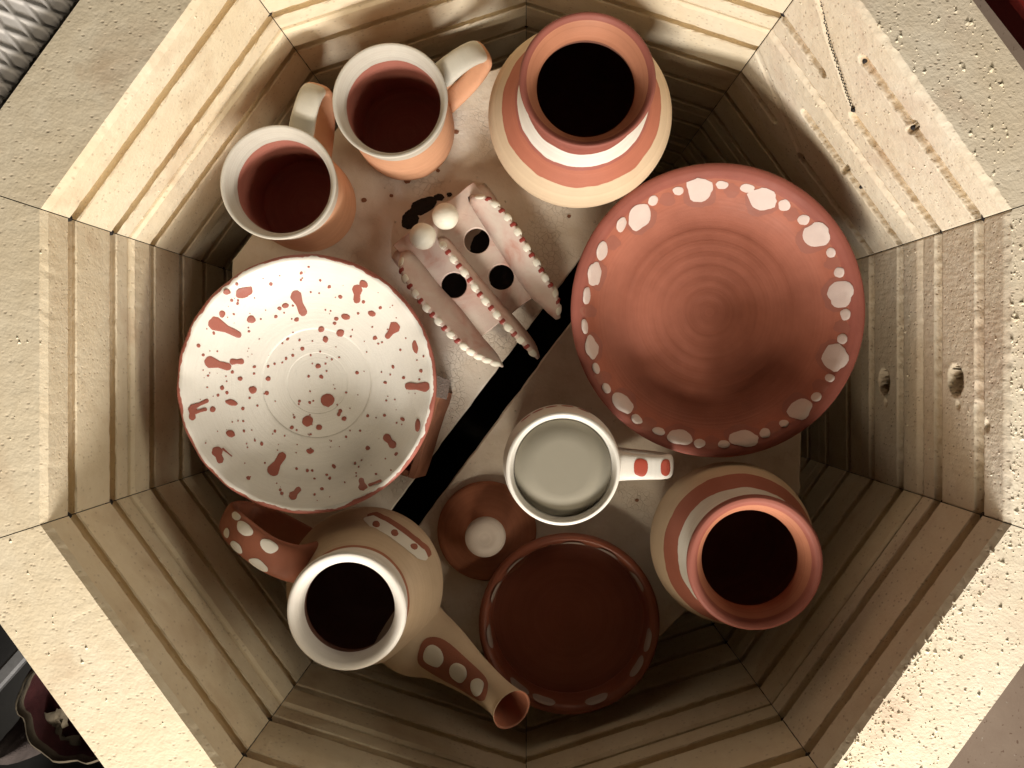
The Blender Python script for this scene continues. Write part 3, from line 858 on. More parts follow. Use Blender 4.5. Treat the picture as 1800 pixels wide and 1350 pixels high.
make_vase('small_vase', 'smaller round vase with red lip and white neck band, below the plate', base,
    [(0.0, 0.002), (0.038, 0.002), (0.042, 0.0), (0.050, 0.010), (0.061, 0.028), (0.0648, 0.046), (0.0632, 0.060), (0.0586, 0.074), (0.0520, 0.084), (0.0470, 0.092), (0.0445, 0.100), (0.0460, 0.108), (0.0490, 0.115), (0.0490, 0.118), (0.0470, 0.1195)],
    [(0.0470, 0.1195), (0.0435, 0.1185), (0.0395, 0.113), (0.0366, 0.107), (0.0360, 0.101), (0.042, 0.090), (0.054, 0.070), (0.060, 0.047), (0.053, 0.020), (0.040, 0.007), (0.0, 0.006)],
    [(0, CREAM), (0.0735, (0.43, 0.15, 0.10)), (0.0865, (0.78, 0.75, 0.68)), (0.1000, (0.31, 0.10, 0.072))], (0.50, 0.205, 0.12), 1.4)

# ------------------------------------------------------------------ the two peach mugs
def make_mug(label, base, hdir, ph):
    t = thing('mug', label, 'mug', base, 'peach clay mugs with white rims')
    H = 0.096
    po = catmull([(0.0, 0.002), (0.034, 0.002), (0.036, 0.0), (0.0392, 0.004), (0.0412, 0.018), (0.0410, 0.045), (0.0402, 0.075), (0.0422, 0.090), (0.0432, 0.0950), (0.0426, 0.0962)], 4)
    pi_ = catmull([(0.0426, 0.0962), (0.0405, 0.0955), (0.0380, 0.090), (0.0362, 0.080), (0.0366, 0.050), (0.0366, 0.020), (0.034, 0.007), (0.0, 0.005)], 4)
    v, f, si = lathe(po + pi_[1:], base, 112, 0.006, ph)
    mb = clay('mug_clay', banded([(0, PEACH), (0.0755, (0.60, 0.565, 0.495))], 0.0006, 40), 0.66, 0.25, var=0.12, streak=0.2)
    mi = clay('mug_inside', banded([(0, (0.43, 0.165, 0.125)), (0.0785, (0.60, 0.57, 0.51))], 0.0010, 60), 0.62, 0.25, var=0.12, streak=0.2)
    child('mug_body', v, f, None, t, mats=[mb, mi], fmat=[0 if s < len(po) - 1 else 1 for s in si])
    h = Vector((hdir[0], hdir[1], 0)).normalized(); side = Vector((-h.y, h.x, 0))
    def q(r, z): return Vector(base) + h * r + Vector((0, 0, z))
    path = [q(0.0395, 0.0765), q(0.050, 0.0835), q(0.064, 0.0865), q(0.0755, 0.083), q(0.0815, 0.071), q(0.0790, 0.053), q(0.067, 0.034), q(0.052, 0.0225), q(0.0395, 0.018)]
    sw = Sweep(path, [0.0105, 0.0098, 0.0092, 0.0092, 0.0092, 0.0088, 0.0084, 0.0086, 0.0095], [0.0055, 0.0045, 0.0042, 0.0040, 0.0040, 0.0040, 0.0040, 0.0044, 0.006], side, 6, 2.6)
    v, f = sw.mesh(28)
    # white slip on the top of the strap, bare clay below
    mh = clay('mug_handle', banded([(0, PEACH), (0.0812, (0.64, 0.61, 0.53))], 0.0006, 45), 0.66, 0.25, var=0.12, streak=0.0)
    child('handle', v, f, mh, t)
make_mug('peach mug with white rim, handle up and right, next to the belly vase', Vector((-0.1018, 0.1993, ZS)), (0.84, 0.54), 0.2)
make_mug('peach mug with white rim, leftmost, above the spattered bowl', Vector((-0.1855, 0.1380, ZS)), (0.30, 0.95), 1.3)

# ------------------------------------------------------------------ the white mug
def make_white_mug():
    d_r = 0.622
    c = P(990, 824, d_r); base = Vector((c.x, c.y, ZL)); H = CAMZ - d_r - ZL
    t = thing('white_mug', 'white mug with grey-green filling and red dots on its handle', 'mug', base)
    R = 101 * d_r / F
    po = catmull([(0.0, 0.002), (0.036, 0.002), (0.039, 0.0), (0.0425, 0.006), (0.0455, 0.030), (0.0462, 0.055), (0.0450, 0.075), (R, H - 0.003), (R - 0.0008, H - 0.0006), (R - 0.0020, H)], 4)
    pi_ = catmull([(R - 0.0020, H), (R - 0.0032, H - 0.0006), (R - 0.0050, H - 0.006), (R - 0.0066, H - 0.013), (R - 0.0062, H - 0.030), (0.034, 0.008), (0.0, 0.006)], 4)
    v, f, si = lathe(po + pi_[1:], base, 112, 0.004, 0.8)
    mw = clay('mug_white', (0.80, 0.77, 0.71), 0.45, 0.4, var=0.07, streak=0.08)
    child('mug_body', v, f, mw, t)
    m_fill = simple('grey_green_filling', (0.27, 0.247, 0.195), 0.7, 0.2, 0, 0.05, 30, 0.00005)
    pr = [(0.0, H - 0.0072), (0.02, H - 0.0072), (R - 0.0064, H - 0.0072), (R - 0.0064, H - 0.018), (0.0, H - 0.018)]
    v, f, _ = lathe(pr, base, 96, 0.004, 0.8); child('filling', v, f, m_fill, t)
    h = Vector((1, -0.02, 0)).normalized(); side = Vector((-h.y, h.x, 0))
    def q(r, z): return base + h * r + Vector((0, 0, z))
    path = [q(0.0435, 0.066), q(0.052, 0.0715), q(0.065, 0.0735), q(0.0785, 0.071), q(0.0845, 0.061), q(0.0825, 0.046), q(0.072, 0.032), q(0.058, 0.024), q(0.0445, 0.021)]
    sw = Sweep(path, [0.0125, 0.0108, 0.0098, 0.0095, 0.0093, 0.009, 0.009, 0.0095, 0.011], [0.0062, 0.005, 0.0045, 0.0045, 0.0043, 0.0042, 0.0042, 0.0045, 0.006], side, 6, 2.8)
    v, f = sw.mesh(28); hd = child('handle', v, f, mw, t)
    m_rd = clay('mug_red_dots', (0.42, 0.075, 0.045), 0.5, var=0.15, streak=0.0)
    up = PI / 2 if sw.at(0.3, PI / 2).z > sw.at(0.3, -PI / 2).z else -PI / 2
    for i, (u, ru) in enumerate(((0.215, 0.045), (0.375, 0.038))):
        v, f = sw.dot(u, up, ru, 0.62, i + 2.0); child('painted_dot', v, f, m_rd, hd)
    # dark dots along the outside below the rim
    zf = None
    for i, a in enumerate((100, 114, 128, 84, 68)):
        a = math.radians(a); n = 14; pts = []
        for ring in (0.0, 1.0):
            for k in range(n if ring else 1):
                b = 2 * PI * k / n; z = 0.064 + ring * 0.0035 * math.sin(b); aa = a + ring * 0.11 * math.cos(b)
                rr = float(np.interp(z, [0.055, 0.075], [0.0462, 0.0450])) * (1 + 0.004 * math.sin(2 * aa + .8) + 0.002 * math.sin(3 * aa + 1.6)) + 0.0004
                pts.append((base.x + rr * math.cos(aa), base.y + rr * math.sin(aa), base.z + z))
        child('painted_dot', pts, [(0, 1 + k, 1 + (k + 1) % n) for k in range(n)], m_rd, t)
make_white_mug()

# ------------------------------------------------------------------ teapot
def make_teapot():
    base = Vector((-0.1285, -0.1745, ZL + 0.0002))
    t = thing('teapot', 'cream teapot without lid, red dotted handle and long flared spout', 'teapot', base)
    po_pts = [(0.0, 0.002), (0.036, 0.002), (0.039, 0.0), (0.046, 0.008), (0.0575, 0.030), (0.0618, 0.052), (0.0600, 0.066), (0.0530, 0.082), (0.0450, 0.094), (0.0405, 0.1005), (0.0400, 0.107), (0.0415, 0.116), (0.0430, 0.1215), (0.0425, 0.1245)]
    po = catmull(po_pts, 5)
    pi_ = catmull([(0.0425, 0.1245), (0.0405, 0.1258), (0.0370, 0.1245), (0.0338, 0.1195), (0.0332, 0.110), (0.036, 0.100), (0.048, 0.080), (0.056, 0.060), (0.053, 0.030), (0.038, 0.008), (0.0, 0.006)], 4)
    v, f, si = lathe(po + pi_[1:], base, 128, 0.0, 0.5)
    CR = (0.60, 0.455, 0.315)
    mb = clay('teapot_clay', banded([(0, CR), (0.0985, (0.40, 0.16, 0.09)), (0.1008, (0.78, 0.75, 0.69))], 0.0004, 40), 0.62, 0.3, var=0.12, streak=0.15)
    mi = clay('teapot_inside', banded([(0, (0.16, 0.072, 0.05)), (0.1135, (0.80, 0.76, 0.70))], 0.0003, 40), 0.55, 0.35, var=0.1, streak=0.1)  # lower inside colour darkened to stand for shade in the pot
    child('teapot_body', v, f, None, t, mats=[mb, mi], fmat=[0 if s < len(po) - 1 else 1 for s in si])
    # spout
    pth = [P(690, 1092, 0.668), P(735, 1122, 0.664), P(775, 1144, 0.655), P(826, 1183, 0.634), P(866, 1216, 0.614), P(889, 1236, 0.602), P(900, 1248, 0.595)]
    rad = [0.0300, 0.0300, 0.0232, 0.0158, 0.0128, 0.0130, 0.0152]
    inn = [P(899, 1247, 0.5955), P(889, 1236, 0.603), P(872, 1221, 0.612), P(850, 1203, 0.623)]
    rin = [0.0138, 0.0108, 0.0095, 0.009]
    sw = Sweep(pth, rad, rad, None, 7)
    v, f = sw.mesh(36, caps=False)
    si_ = Sweep(inn, rin, rin, None, 5); v2, f2 = si_.mesh(36, caps=False)
    b = len(v); nl = len(v) - 36
    # match the rings' starting direction
    best, sg = min(((s_, g_) for s_ in range(36) for g_ in (1, -1)), key=lambda q: sum((Vector(v[nl + k]) - Vector(v2[(q[1] * k + q[0]) % 36])).length for k in range(0, 36, 3)))
    f2 = [tuple(b + q for q in x) for x in f2]
    lip = [(nl + k, nl + (k + 1) % 36, b + (sg * (k + 1) + best) % 36, b + (sg * k + best) % 36) for k in range(36)]
    capc = [tuple(b + len(v2) - 36 + k for k in range(36))]
    ms = clay('spout_clay', CR, 0.62, 0.3, var=0.14, streak=0.0)
    mr = clay('spout_inside', (0.38, 0.15, 0.09), 0.6, 0.3, streak=0.0)
    so = child('spout', v + v2, f + lip + f2 + capc, None, t, mats=[ms, mr], fmat=[0] * len(f) + [1] * (len(lip) + len(f2) + 1))
    fix_normals(so)
    # painted capsule and dots on top of the spout
    phi_up = max((2 * PI * k / 72 for k in range(72)), key=lambda a: sw.at(0.45, a).z)
    m_rp = clay('teapot_red_patch', (0.33, 0.115, 0.07), 0.55, var=0.15, streak=0.0)
    m_wd = clay('teapot_white_dots', (0.76, 0.71, 0.62), 0.55, var=0.1, streak=0.0)
    v, f = sw.dot(0.515, phi_up - 0.06, 0.215, 0.78, 3.0, 0.0005, 48, 2.6)
    # square the patch off into a capsule
    child('painted_patch', v, f, m_rp, so)
    for i, (u, r1, r2) in enumerate(((0.385, 0.048, 0.36), (0.515, 0.046, 0.42), (0.640, 0.044, 0.46))):
        v, f = sw.dot(u, phi_up - 0.06, r1, r2, i + 5.0, 0.0013); child('painted_dot', v, f, m_wd, so)
    # handle: out to the upper left, over and back to the body
    A = [P(549, 988, 0.634), P(515, 990, 0.622), P(468, 972, 0.618), P(427, 941, 0.622), P(405, 918, 0.636), P(406, 905, 0.658), P(436, 905, 0.678), P(488, 925, 0.688), P(548, 962, 0.690)]
    hdir = (A[3] - A[0]); hdir.z = 0; hdir.normalize(); side = Vector((-hdir.y, hdir.x, 0))
    wid = [0.0170, 0.0145, 0.0130, 0.0125, 0.0118, 0.0112, 0.0112, 0.0120, 0.014]
    hw = Sweep(A, wid, [0.007, 0.0058, 0.0052, 0.005, 0.005, 0.005, 0.005, 0.0055, 0.007], side, 6, 2.6)
    v, f = hw.mesh(30)
    mh = clay('teapot_handle', (0.34, 0.12, 0.07), 0.58, 0.3, var=0.25, streak=0.0)
    ho = child('handle', v, f, mh, t)
    up = PI / 2 if hw.at(0.25, PI / 2).z > hw.at(0.25, -PI / 2).z else -PI / 2
    # find the spots by photo position
    for i, (x, y, ru, rp) in enumerate(((475, 960, 0.040, 0.40), (455, 994, 0.040, 0.42), (430, 929, 0.040, 0.40), (413, 962, 0.036, 0.40), (414, 906, 0.030, 0.34), (398, 938, 0.022, 0.30))):
        best = None
        for a in range(8, 70):
            for b_ in range(0, 60):
                ph = up - PI / 2 + PI * b_ / 59
                p = hw.at(a / 100, ph); d = CAMZ - p.z
                px, py = CX + p.x * F / d, CY - p.y * F / d
                e = (px - x) ** 2 + (py - y) ** 2
                if best is None or e < best[0]: best = (e, a / 100, ph)
        v, f = hw.dot(best[1], best[2], ru, rp, i + 1.0, 0.0005); child('painted_dot', v, f, m_wd, ho)
    # dotted white patch on a red one, on the shoulder
    zsh = profile_z([(r, z) for r, z in po if 0.050 < z < 0.1005])
    Z = lambda pts: [(380 + a * .237, 870 + b * .237) for a, b in pts]
    def stripe(cl, wd, seed):
        """closed outline along a centre line"""
        up_, dn = [], []
        for i, (a, b) in enumerate(cl):
            j = min(i + 1, len(cl) - 1); h_ = max(i - 1, 0)
            tx, ty = cl[j][0] - cl[h_][0], cl[j][1] - cl[h_][1]; L = math.hypot(tx, ty)
            ww = wd[i] * (1 + 0.18 * nz(i * 1.9, seed))
            up_.append((a - ty / L * ww, b + tx / L * ww)); dn.append((a + ty / L * ww, b - tx / L * ww))
        return up_, dn
    def strip_mesh(cl, wd, eps, seed, mat, name):
        u, d_ = stripe(cl, wd, seed)
        n = len(cl); V = []
        for k in range(5):
            for i in range(n):
                q = k / 4; a = u[i][0] * (1 - q) + d_[i][0] * q; b = u[i][1] * (1 - q) + d_[i][1] * q
                V.append(on_surface(380 + a * .237, 870 + b * .237, base, zsh, eps))
        Fc = [(k * n + i, k * n + i + 1, (k + 1) * n + i + 1, (k + 1) * n + i) for k in range(4) for i in range(n - 1)]
        o = child(name, V, Fc, mat, t); fix_normals(o)
    cl = catmull([(1095, 175), (1180, 200), (1290, 260), (1400, 340), (1500, 420), (1565, 475)], 4)
    wd = [6 + 34 * min(1, i / 3, (len(cl) - 1 - i) / 3 + 0.15) for i in range(len(cl))]
    strip_mesh([(a + 26, b - 26) for a, b in cl], [x * 1.05 for x in wd], 0.0004, 1.0, m_rp, 'painted_patch')
    strip_mesh(cl, wd, 0.0008, 4.0, m_wd, 'painted_patch')
    for i, (x, y, r) in enumerate(((1188, 214, 30), (1325, 280, 30), (1470, 380, 29))):
        v, f = surf_blob(Z(ell(x, y, r, r * 0.85, 0.4, i + 1.5, 0.1)), base, zsh, 0.0013); child('painted_dot', v, f, m_rp, t)
make_teapot()

# ------------------------------------------------------------------ lid with knob
def make_lid():
    c = P(855, 936, 0.706); base = Vector((c.x, c.y, ZL))
    t = thing('pot_cover', 'flat round terracotta lid with a white ball knob', 'lid', base)
    R = 88 * 0.706 / F
    pr = catmull([(0.0, 0.001), (R - 0.004, 0.001), (R - 0.001, 0.0), (R, 0.004), (R - 0.002, 0.0075), (R - 0.012, 0.0105), (0.020, 0.0145), (0.012, 0.017), (0.0, 0.0175)], 5)
    v, f, _ = lathe(pr, base, 96, 0.003, 0.2); child('lid_disc', v, f, clay('lid_clay', (0.40, 0.155, 0.085), 0.65, streak=0.2), t)
    pr = catmull([(0.0095, 0.0155), (0.0100, 0.0185), (0.0150, 0.0225), (0.0168, 0.0285), (0.0155, 0.0340), (0.0100, 0.0370), (0.004, 0.0372), (0.0, 0.0368)], 5)
    v, f, _ = lathe(pr, base, 64, 0.01, 0.7); child('knob', v, f, clay('knob_white', (0.58, 0.50, 0.44), 0.5, streak=0.12), t)
make_lid()

# ------------------------------------------------------------------ small dark plate
def make_dish():
    d_r = 0.688
    c = P(1001, 1099, d_r); base = Vector((c.x, c.y, ZL)); H = CAMZ - d_r - ZL; R = 160 * d_r / F
    t = thing('small_dish', 'small dark red dish with white dashes round its rim', 'dish', base)
    inner = [(0.0, 0.006), (0.03, 0.006), (R - 0.0135, 0.0068), (R - 0.0115, 0.0085), (R - 0.0095, 0.0165), (R - 0.0080, H - 0.0035), (R - 0.0045, H - 0.0002)]
    pr = catmull([(0.0, 0.002), (R - 0.018, 0.002), (R - 0.016, 0.0), (R - 0.010, 0.001), (R - 0.003, 0.012), (R, H - 0.006), (R - 0.0012, H - 0.001), (R - 0.0045, H - 0.0002)], 4) + catmull(inner[::-1], 4)[1:]
    v, f, _ = lathe(pr, base, 128, 0.0, 0.9)
    child('dish_body', v, f, clay('dish_red_glaze', (0.34, 0.105, 0.060), 0.38, 0.45, var=0.15, streak=0.2), t)
    m_d = clay('dish_white_dashes', (0.50, 0.40, 0.35), 0.5, streak=0.0)
    lip = [(R - 0.0088, 0.0195), (R - 0.0076, H - 0.0026), (R - 0.0058, H - 0.0004)]
    Ls = [0]
    for a, b in zip(lip, lip[1:]): Ls.append(Ls[-1] + math.dist(a, b))
    n = 11
    for i in range(n):
        a0 = math.radians(-70 + 360 / n * i + (7 * math.sin(i * 2.3)))
        pts, fc = [], []
        nu, nv = 14, 6
        for j in range(nv + 1):
            for q in range(nu + 1):
                s = -1 + 2 * q / nu
                ww = max(0.05, (1 - abs(s) ** 3.5)) ** 0.5
                a = a0 + s * 0.150 + 0.02 * nz(j * 0.5, i * 3.1)
                u = (0.5 + (j / nv - 0.5) * ww) * Ls[-1]
                r = float(np.interp(u, Ls, [p[0] for p in lip])); z = float(np.interp(u, Ls, [p[1] for p in lip]))
                pts.append((base.x + (r - 0.0008) * math.cos(a), base.y + (r - 0.0008) * math.sin(a), base.z + z + 0.0006))
        for j in range(nv):
            for q in range(nu):
                b = j * (nu + 1) + q; fc.append((b, b + 1, b + nu + 2, b + nu + 1))
        o = child('painted_dash', pts, fc, m_d, t); fix_normals(o)
make_dish()

# ------------------------------------------------------------------ finned holder
def make_holder():
    zt = ZS + 0.017; d = CAMZ - zt
    c = P(800, 470, d); base = Vector((c.x, c.y, ZS))
    t = thing('finned_holder', 'pale pink slab holder with three dotted fins and round holes', 'holder', base)
    def pinkwash(m, co):
        n = m.noise(co, 38, 4, 0.6, 0.5)
        return m.ramp(n, [(0.35, (0.66, 0.57, 0.50)), (0.55, (0.62, 0.47, 0.41)), (0.68, (0.56, 0.33, 0.27))])
    mp = clay('holder_pale_clay', pinkwash, 0.5, 0.35, var=0.10, streak=0.0)
    mw = clay('holder_white', (0.80, 0.77, 0.66), 0.45, 0.35, var=0.10, streak=0.0)
    mr = clay('holder_red_dot', (0.27, 0.045, 0.035), 0.45, 0.35, var=0.1, streak=0.0)
    thk = 0.0052
    # slab with three round holes
    cu = bpy.data.curves.new('slab_outline', 'CURVE'); cu.dimensions = '2D'; cu.fill_mode = 'BOTH'
    cu.extrude = thk / 2 - 0.0007; cu.bevel_depth = 0.0007; cu.bevel_resolution = 2
    def spl(pts):
        s = cu.splines.new('POLY'); s.points.add(len(pts) - 1); s.use_cyclic_u = True
        for p, q in zip(s.points, pts): p.co = (q[0] - base.x, q[1] - base.y, 0, 1)
    cor = [P(x, y, d).to_2d() for x, y in ((692, 431), (832, 321), (958, 503), (838, 596))]
    outl = []
    for i in range(4):
        a, b = cor[i], cor[(i + 1) % 4]
        for k in range(14):
            p = a.lerp(b, k / 14); outl.append((p.x + nz(p.x * 130, p.y * 130) * 0.0006, p.y + nz(p.x * 130, p.y * 130, 4) * 0.0006))
    spl(outl)
    for (x, y, r) in ((798, 501, 24), (838, 423, 24), (881, 487, 24)):
        q = P(x, y, d); spl([(q.x + r * d / F * math.cos(2 * PI * k / 40) * (1 + 0.01 * math.sin(3 * k)), q.y + r * d / F * math.sin(2 * PI * k / 40)) for k in range(40)])
    co = bpy.data.objects.new('tmp', cu); COL.objects.link(co)
    bpy.context.view_layer.update()
    me = bpy.data.meshes.new_from_object(co.evaluated_get(bpy.context.evaluated_depsgraph_get()))
    bpy.data.objects.remove(co)
    me.materials.clear(); me.materials.append(mp)
    so = bpy.data.objects.new('slab', me); COL.objects.link(so); so.parent = t; so.location = (0, 0, zt - thk / 2 - base.z); ORG[so.name] = Vector((base.x, base.y, zt - thk / 2))
    so.data.name = 'slab'
    # side walls under the two long edges, splayed outwards
    ax = (cor[3] - cor[0]).normalized(); pr = Vector((-ax.y, ax.x))
    if pr.x > 0: pr = -pr                                 # towards the photo's lower left
    for s, a, b in ((1, cor[0], cor[3]), (-1, cor[1], cor[2])):
        V = []; n = 14
        for z, o0 in ((zt - thk - 0.0002, -0.001), (ZS + 0.008, 0.004), (ZS + 0.0004, 0.009)):
            for dd in (0.0, -0.0048):
                for i in range(n + 1):
                    p = a.lerp(b, 0.03 + 0.94 * i / n) + pr * s * (o0 + dd + 0.0012 * math.sin(i * 0.9)); V.append((p.x, p.y, z))
        N = n + 1; Fc = []
        for lv in range(2):
            for i in range(n):
                o_, q_ = lv * 2 * N, (lv + 1) * 2 * N
                Fc.append((o_ + i, o_ + i + 1, q_ + i + 1, q_ + i)); Fc.append((o_ + N + i, q_ + N + i, q_ + N + i + 1, o_ + N + i + 1))
            Fc.append((lv * 2 * N, (lv + 1) * 2 * N, (lv + 1) * 2 * N + N, lv * 2 * N + N)); e = n
            Fc.append((lv * 2 * N + e, lv * 2 * N + N + e, (lv + 1) * 2 * N + N + e, (lv + 1) * 2 * N + e))
        for i in range(n):
            Fc.append((i, N + i, N + i + 1, i + 1)); q_ = 4 * N; Fc.append((q_ + i, q_ + i + 1, q_ + N + i + 1, q_ + N + i))
        o = child('side_wall', V, Fc, mp, t); fix_normals(o)
    # fins
    Z = lambda p: (650 + p[0] * 0.2963, 300 + p[1] * 0.2963)
    def resample(pts, n):
        pts = catmull(pts, 8); L = [0]
        for a, b in zip(pts, pts[1:]): L.append(L[-1] + math.dist(a, b))
        xs = np.linspace(0, L[-1], n)
        return list(zip(np.interp(xs, L, [p[0] for p in pts]), np.interp(xs, L, [p[1] for p in pts])))
    fins = [
        ([(215, 478), (290, 560), (400, 700), (520, 830), (640, 985), (700, 1055), (785, 1155)],
         [(182, 490), (188, 600), (240, 690), (315, 790), (390, 875), (465, 958), (530, 1018), (625, 1095), (790, 1165)], 0.016, 0),
        ([(432, 398), (520, 505), (640, 655), (760, 795), (860, 905), (940, 1005), (1003, 1108)],
         [(405, 402), (490, 517), (575, 622), (640, 717), (710, 802), (785, 892), (860, 972), (930, 1042), (998, 1118)], 0.019, 1),
        ([(592, 152), (650, 245), (740, 390), (850, 560), (960, 720), (1040, 795), (1110, 880)],
         [(605, 142), (700, 165), (790, 245), (870, 350), (930, 455), (1000, 560), (1050, 650), (1110, 740), (1128, 875)], 0.016, 2)]
    for bl, tl, hh, idx in fins:
        n = 30
        B = resample([Z(p) for p in bl], n); Tp = resample([Z(p) for p in tl], n)
        V = []; tops = []
        half = 0.0025 if idx != 1 else 0.0028
        for i in range(n):
            q = i / (n - 1)
            hq = hh * min(1.0, (q / 0.05) ** 0.5 if q < 0.05 else 1.0) * min(1.0, ((1 - q) / 0.30) ** 0.7 + 0.10)
            zb_ = zt + 0.0001 + (0.0 if q < 0.8 else (q - 0.8) * 0.012)
            pb = P(B[i][0], B[i][1], CAMZ - zb_)
            ptp = P(Tp[i][0], Tp[i][1], CAMZ - (zb_ + hq))
            i0, i1 = max(i - 1, 0), min(i + 1, n - 1)
            tg = (Vector(B[i1]) - Vector(B[i0])).normalized(); nr = Vector((tg.y, tg.x, 0)); nr = Vector((-(-tg.y), tg.x, 0)).normalized()
            tap = min(1, (1 - q) / 0.12 + 0.35) * min(1, q / 0.05 + 0.5)
            hw = half * tap
            pt2 = [pb + nr * hw * 1.3, pb.lerp(ptp, 0.5) + nr * hw, pb.lerp(ptp, 0.9) + nr * hw * 0.9, ptp + nr * hw * 0.4,
                   ptp - nr * hw * 0.4, pb.lerp(ptp, 0.9) - nr * hw * 0.9, pb.lerp(ptp, 0.5) - nr * hw, pb - nr * hw * 1.3]
            V += [tuple(x) for x in pt2]; tops.append((ptp, nr, hw, q))
        Fc = []
        for i in range(n - 1):
            for k in range(8):
                k2 = (k + 1) % 8; Fc.append((i * 8 + k, i * 8 + k2, (i + 1) * 8 + k2, (i + 1) * 8 + k))
        Fc += [tuple(range(8))[::-1], tuple((n - 1) * 8 + k for k in range(8))]
        fo = child('fin', V, Fc, mp, t); fix_normals(fo)
        # alternating dots along the crest: long white, small red
        nd = 17
        for k in range(nd):
            q = 0.05 + 0.90 * k / (nd - 1)
            x = q * (n - 1); i = min(int(x), n - 2); fr = x - i
            p = tops[i][0].lerp(tops[i + 1][0], fr); tg = (tops[i + 1][0] - tops[i][0]).normalized(); nr = tops[i][1]; up = nr.cross(tg).normalized()
            if up.z < 0: up = -up
            red = k % 2 == 1
            if idx == 0 and k > 12: red = False
            ra, rb, rc = (0.0027, 0.0028, 0.0014) if red else (0.0046, 0.0032, 0.0014)
            v = []; m1, m2 = 10, 6
            for a in range(m2 + 1):
                th = PI * a / m2
                for b_ in range(m1):
                    ph = 2 * PI * b_ / m1
                    w_ = p - up * 0.0010 + tg * ra * math.cos(th) + nr * rb * math.sin(th) * math.cos(ph) + up * rc * math.sin(th) * math.sin(ph)
                    v.append(tuple(w_))
            ff = [(a * m1 + b_, a * m1 + (b_ + 1) % m1, (a + 1) * m1 + (b_ + 1) % m1, (a + 1) * m1 + b_) for a in range(m2) for b_ in range(m1)]
            child('painted_dot', v, ff, mr if red else mw, fo)
    # two white balls
    for i, (x, y) in enumerate(((783, 380), (743, 415))):
        r = 23.5 * (d - 0.012) / F
        q = P(x, y, d - r); v = []; m1, m2 = 32, 18
        for a in range(m2 + 1):
            th = PI * a / m2
            for b_ in range(m1):
                ph = 2 * PI * b_ / m1
                n_ = Vector((math.sin(th) * math.cos(ph), math.sin(th) * math.sin(ph), math.cos(th)))
                rr = r * (1 + 0.035 * nz(n_.x * 1.7 + i * 5, n_.y * 1.7, n_.z * 1.7))
                v.append((q.x + n_.x * rr, q.y + n_.y * rr, zt + r * 0.94 + n_.z * rr))
        ff = [(a * m1 + b_, (a + 1) * m1 + b_, (a + 1) * m1 + (b_ + 1) % m1, a * m1 + (b_ + 1) % m1) for a in range(m2) for b_ in range(m1)]
        child('ball', v, ff, mw, t)
make_holder()

# ------------------------------------------------------------------ round the kiln
FZ = -0.98
m_floor = M('concrete_floor', 0.75, 0.3); co = m_floor.coord('Position')
cc = m_floor.ramp(m_floor.noise(co, 5, 6, 0.65), [(0.3, (0.34, 0.25, 0.20)), (0.7, (0.46, 0.36, 0.29))])
cc = m_floor.mix(m_floor.ramp(m_floor.noise(co, 120, 2, 0.5), [(0.66, 0.0), (0.72, 0.7)]), cc, (0.16, 0.09, 0.06))
cc = m_floor.mix(m_floor.ramp(m_floor.noise(co, 75, 3, 0.5), [(0.70, 0.0), (0.75, 0.8)]), cc, (0.75, 0.70, 0.62))
m_floor.color(cc); m_floor.bump(m_floor.noise(co, 60, 5, 0.6), 0.001)
o = obj('floor', [(-3, -3, FZ), (3, -3, FZ), (3, 3, FZ), (-3, 3, FZ)], [(0, 1, 2, 3)], m_floor.m, smooth=False); o['kind'] = 'structure'

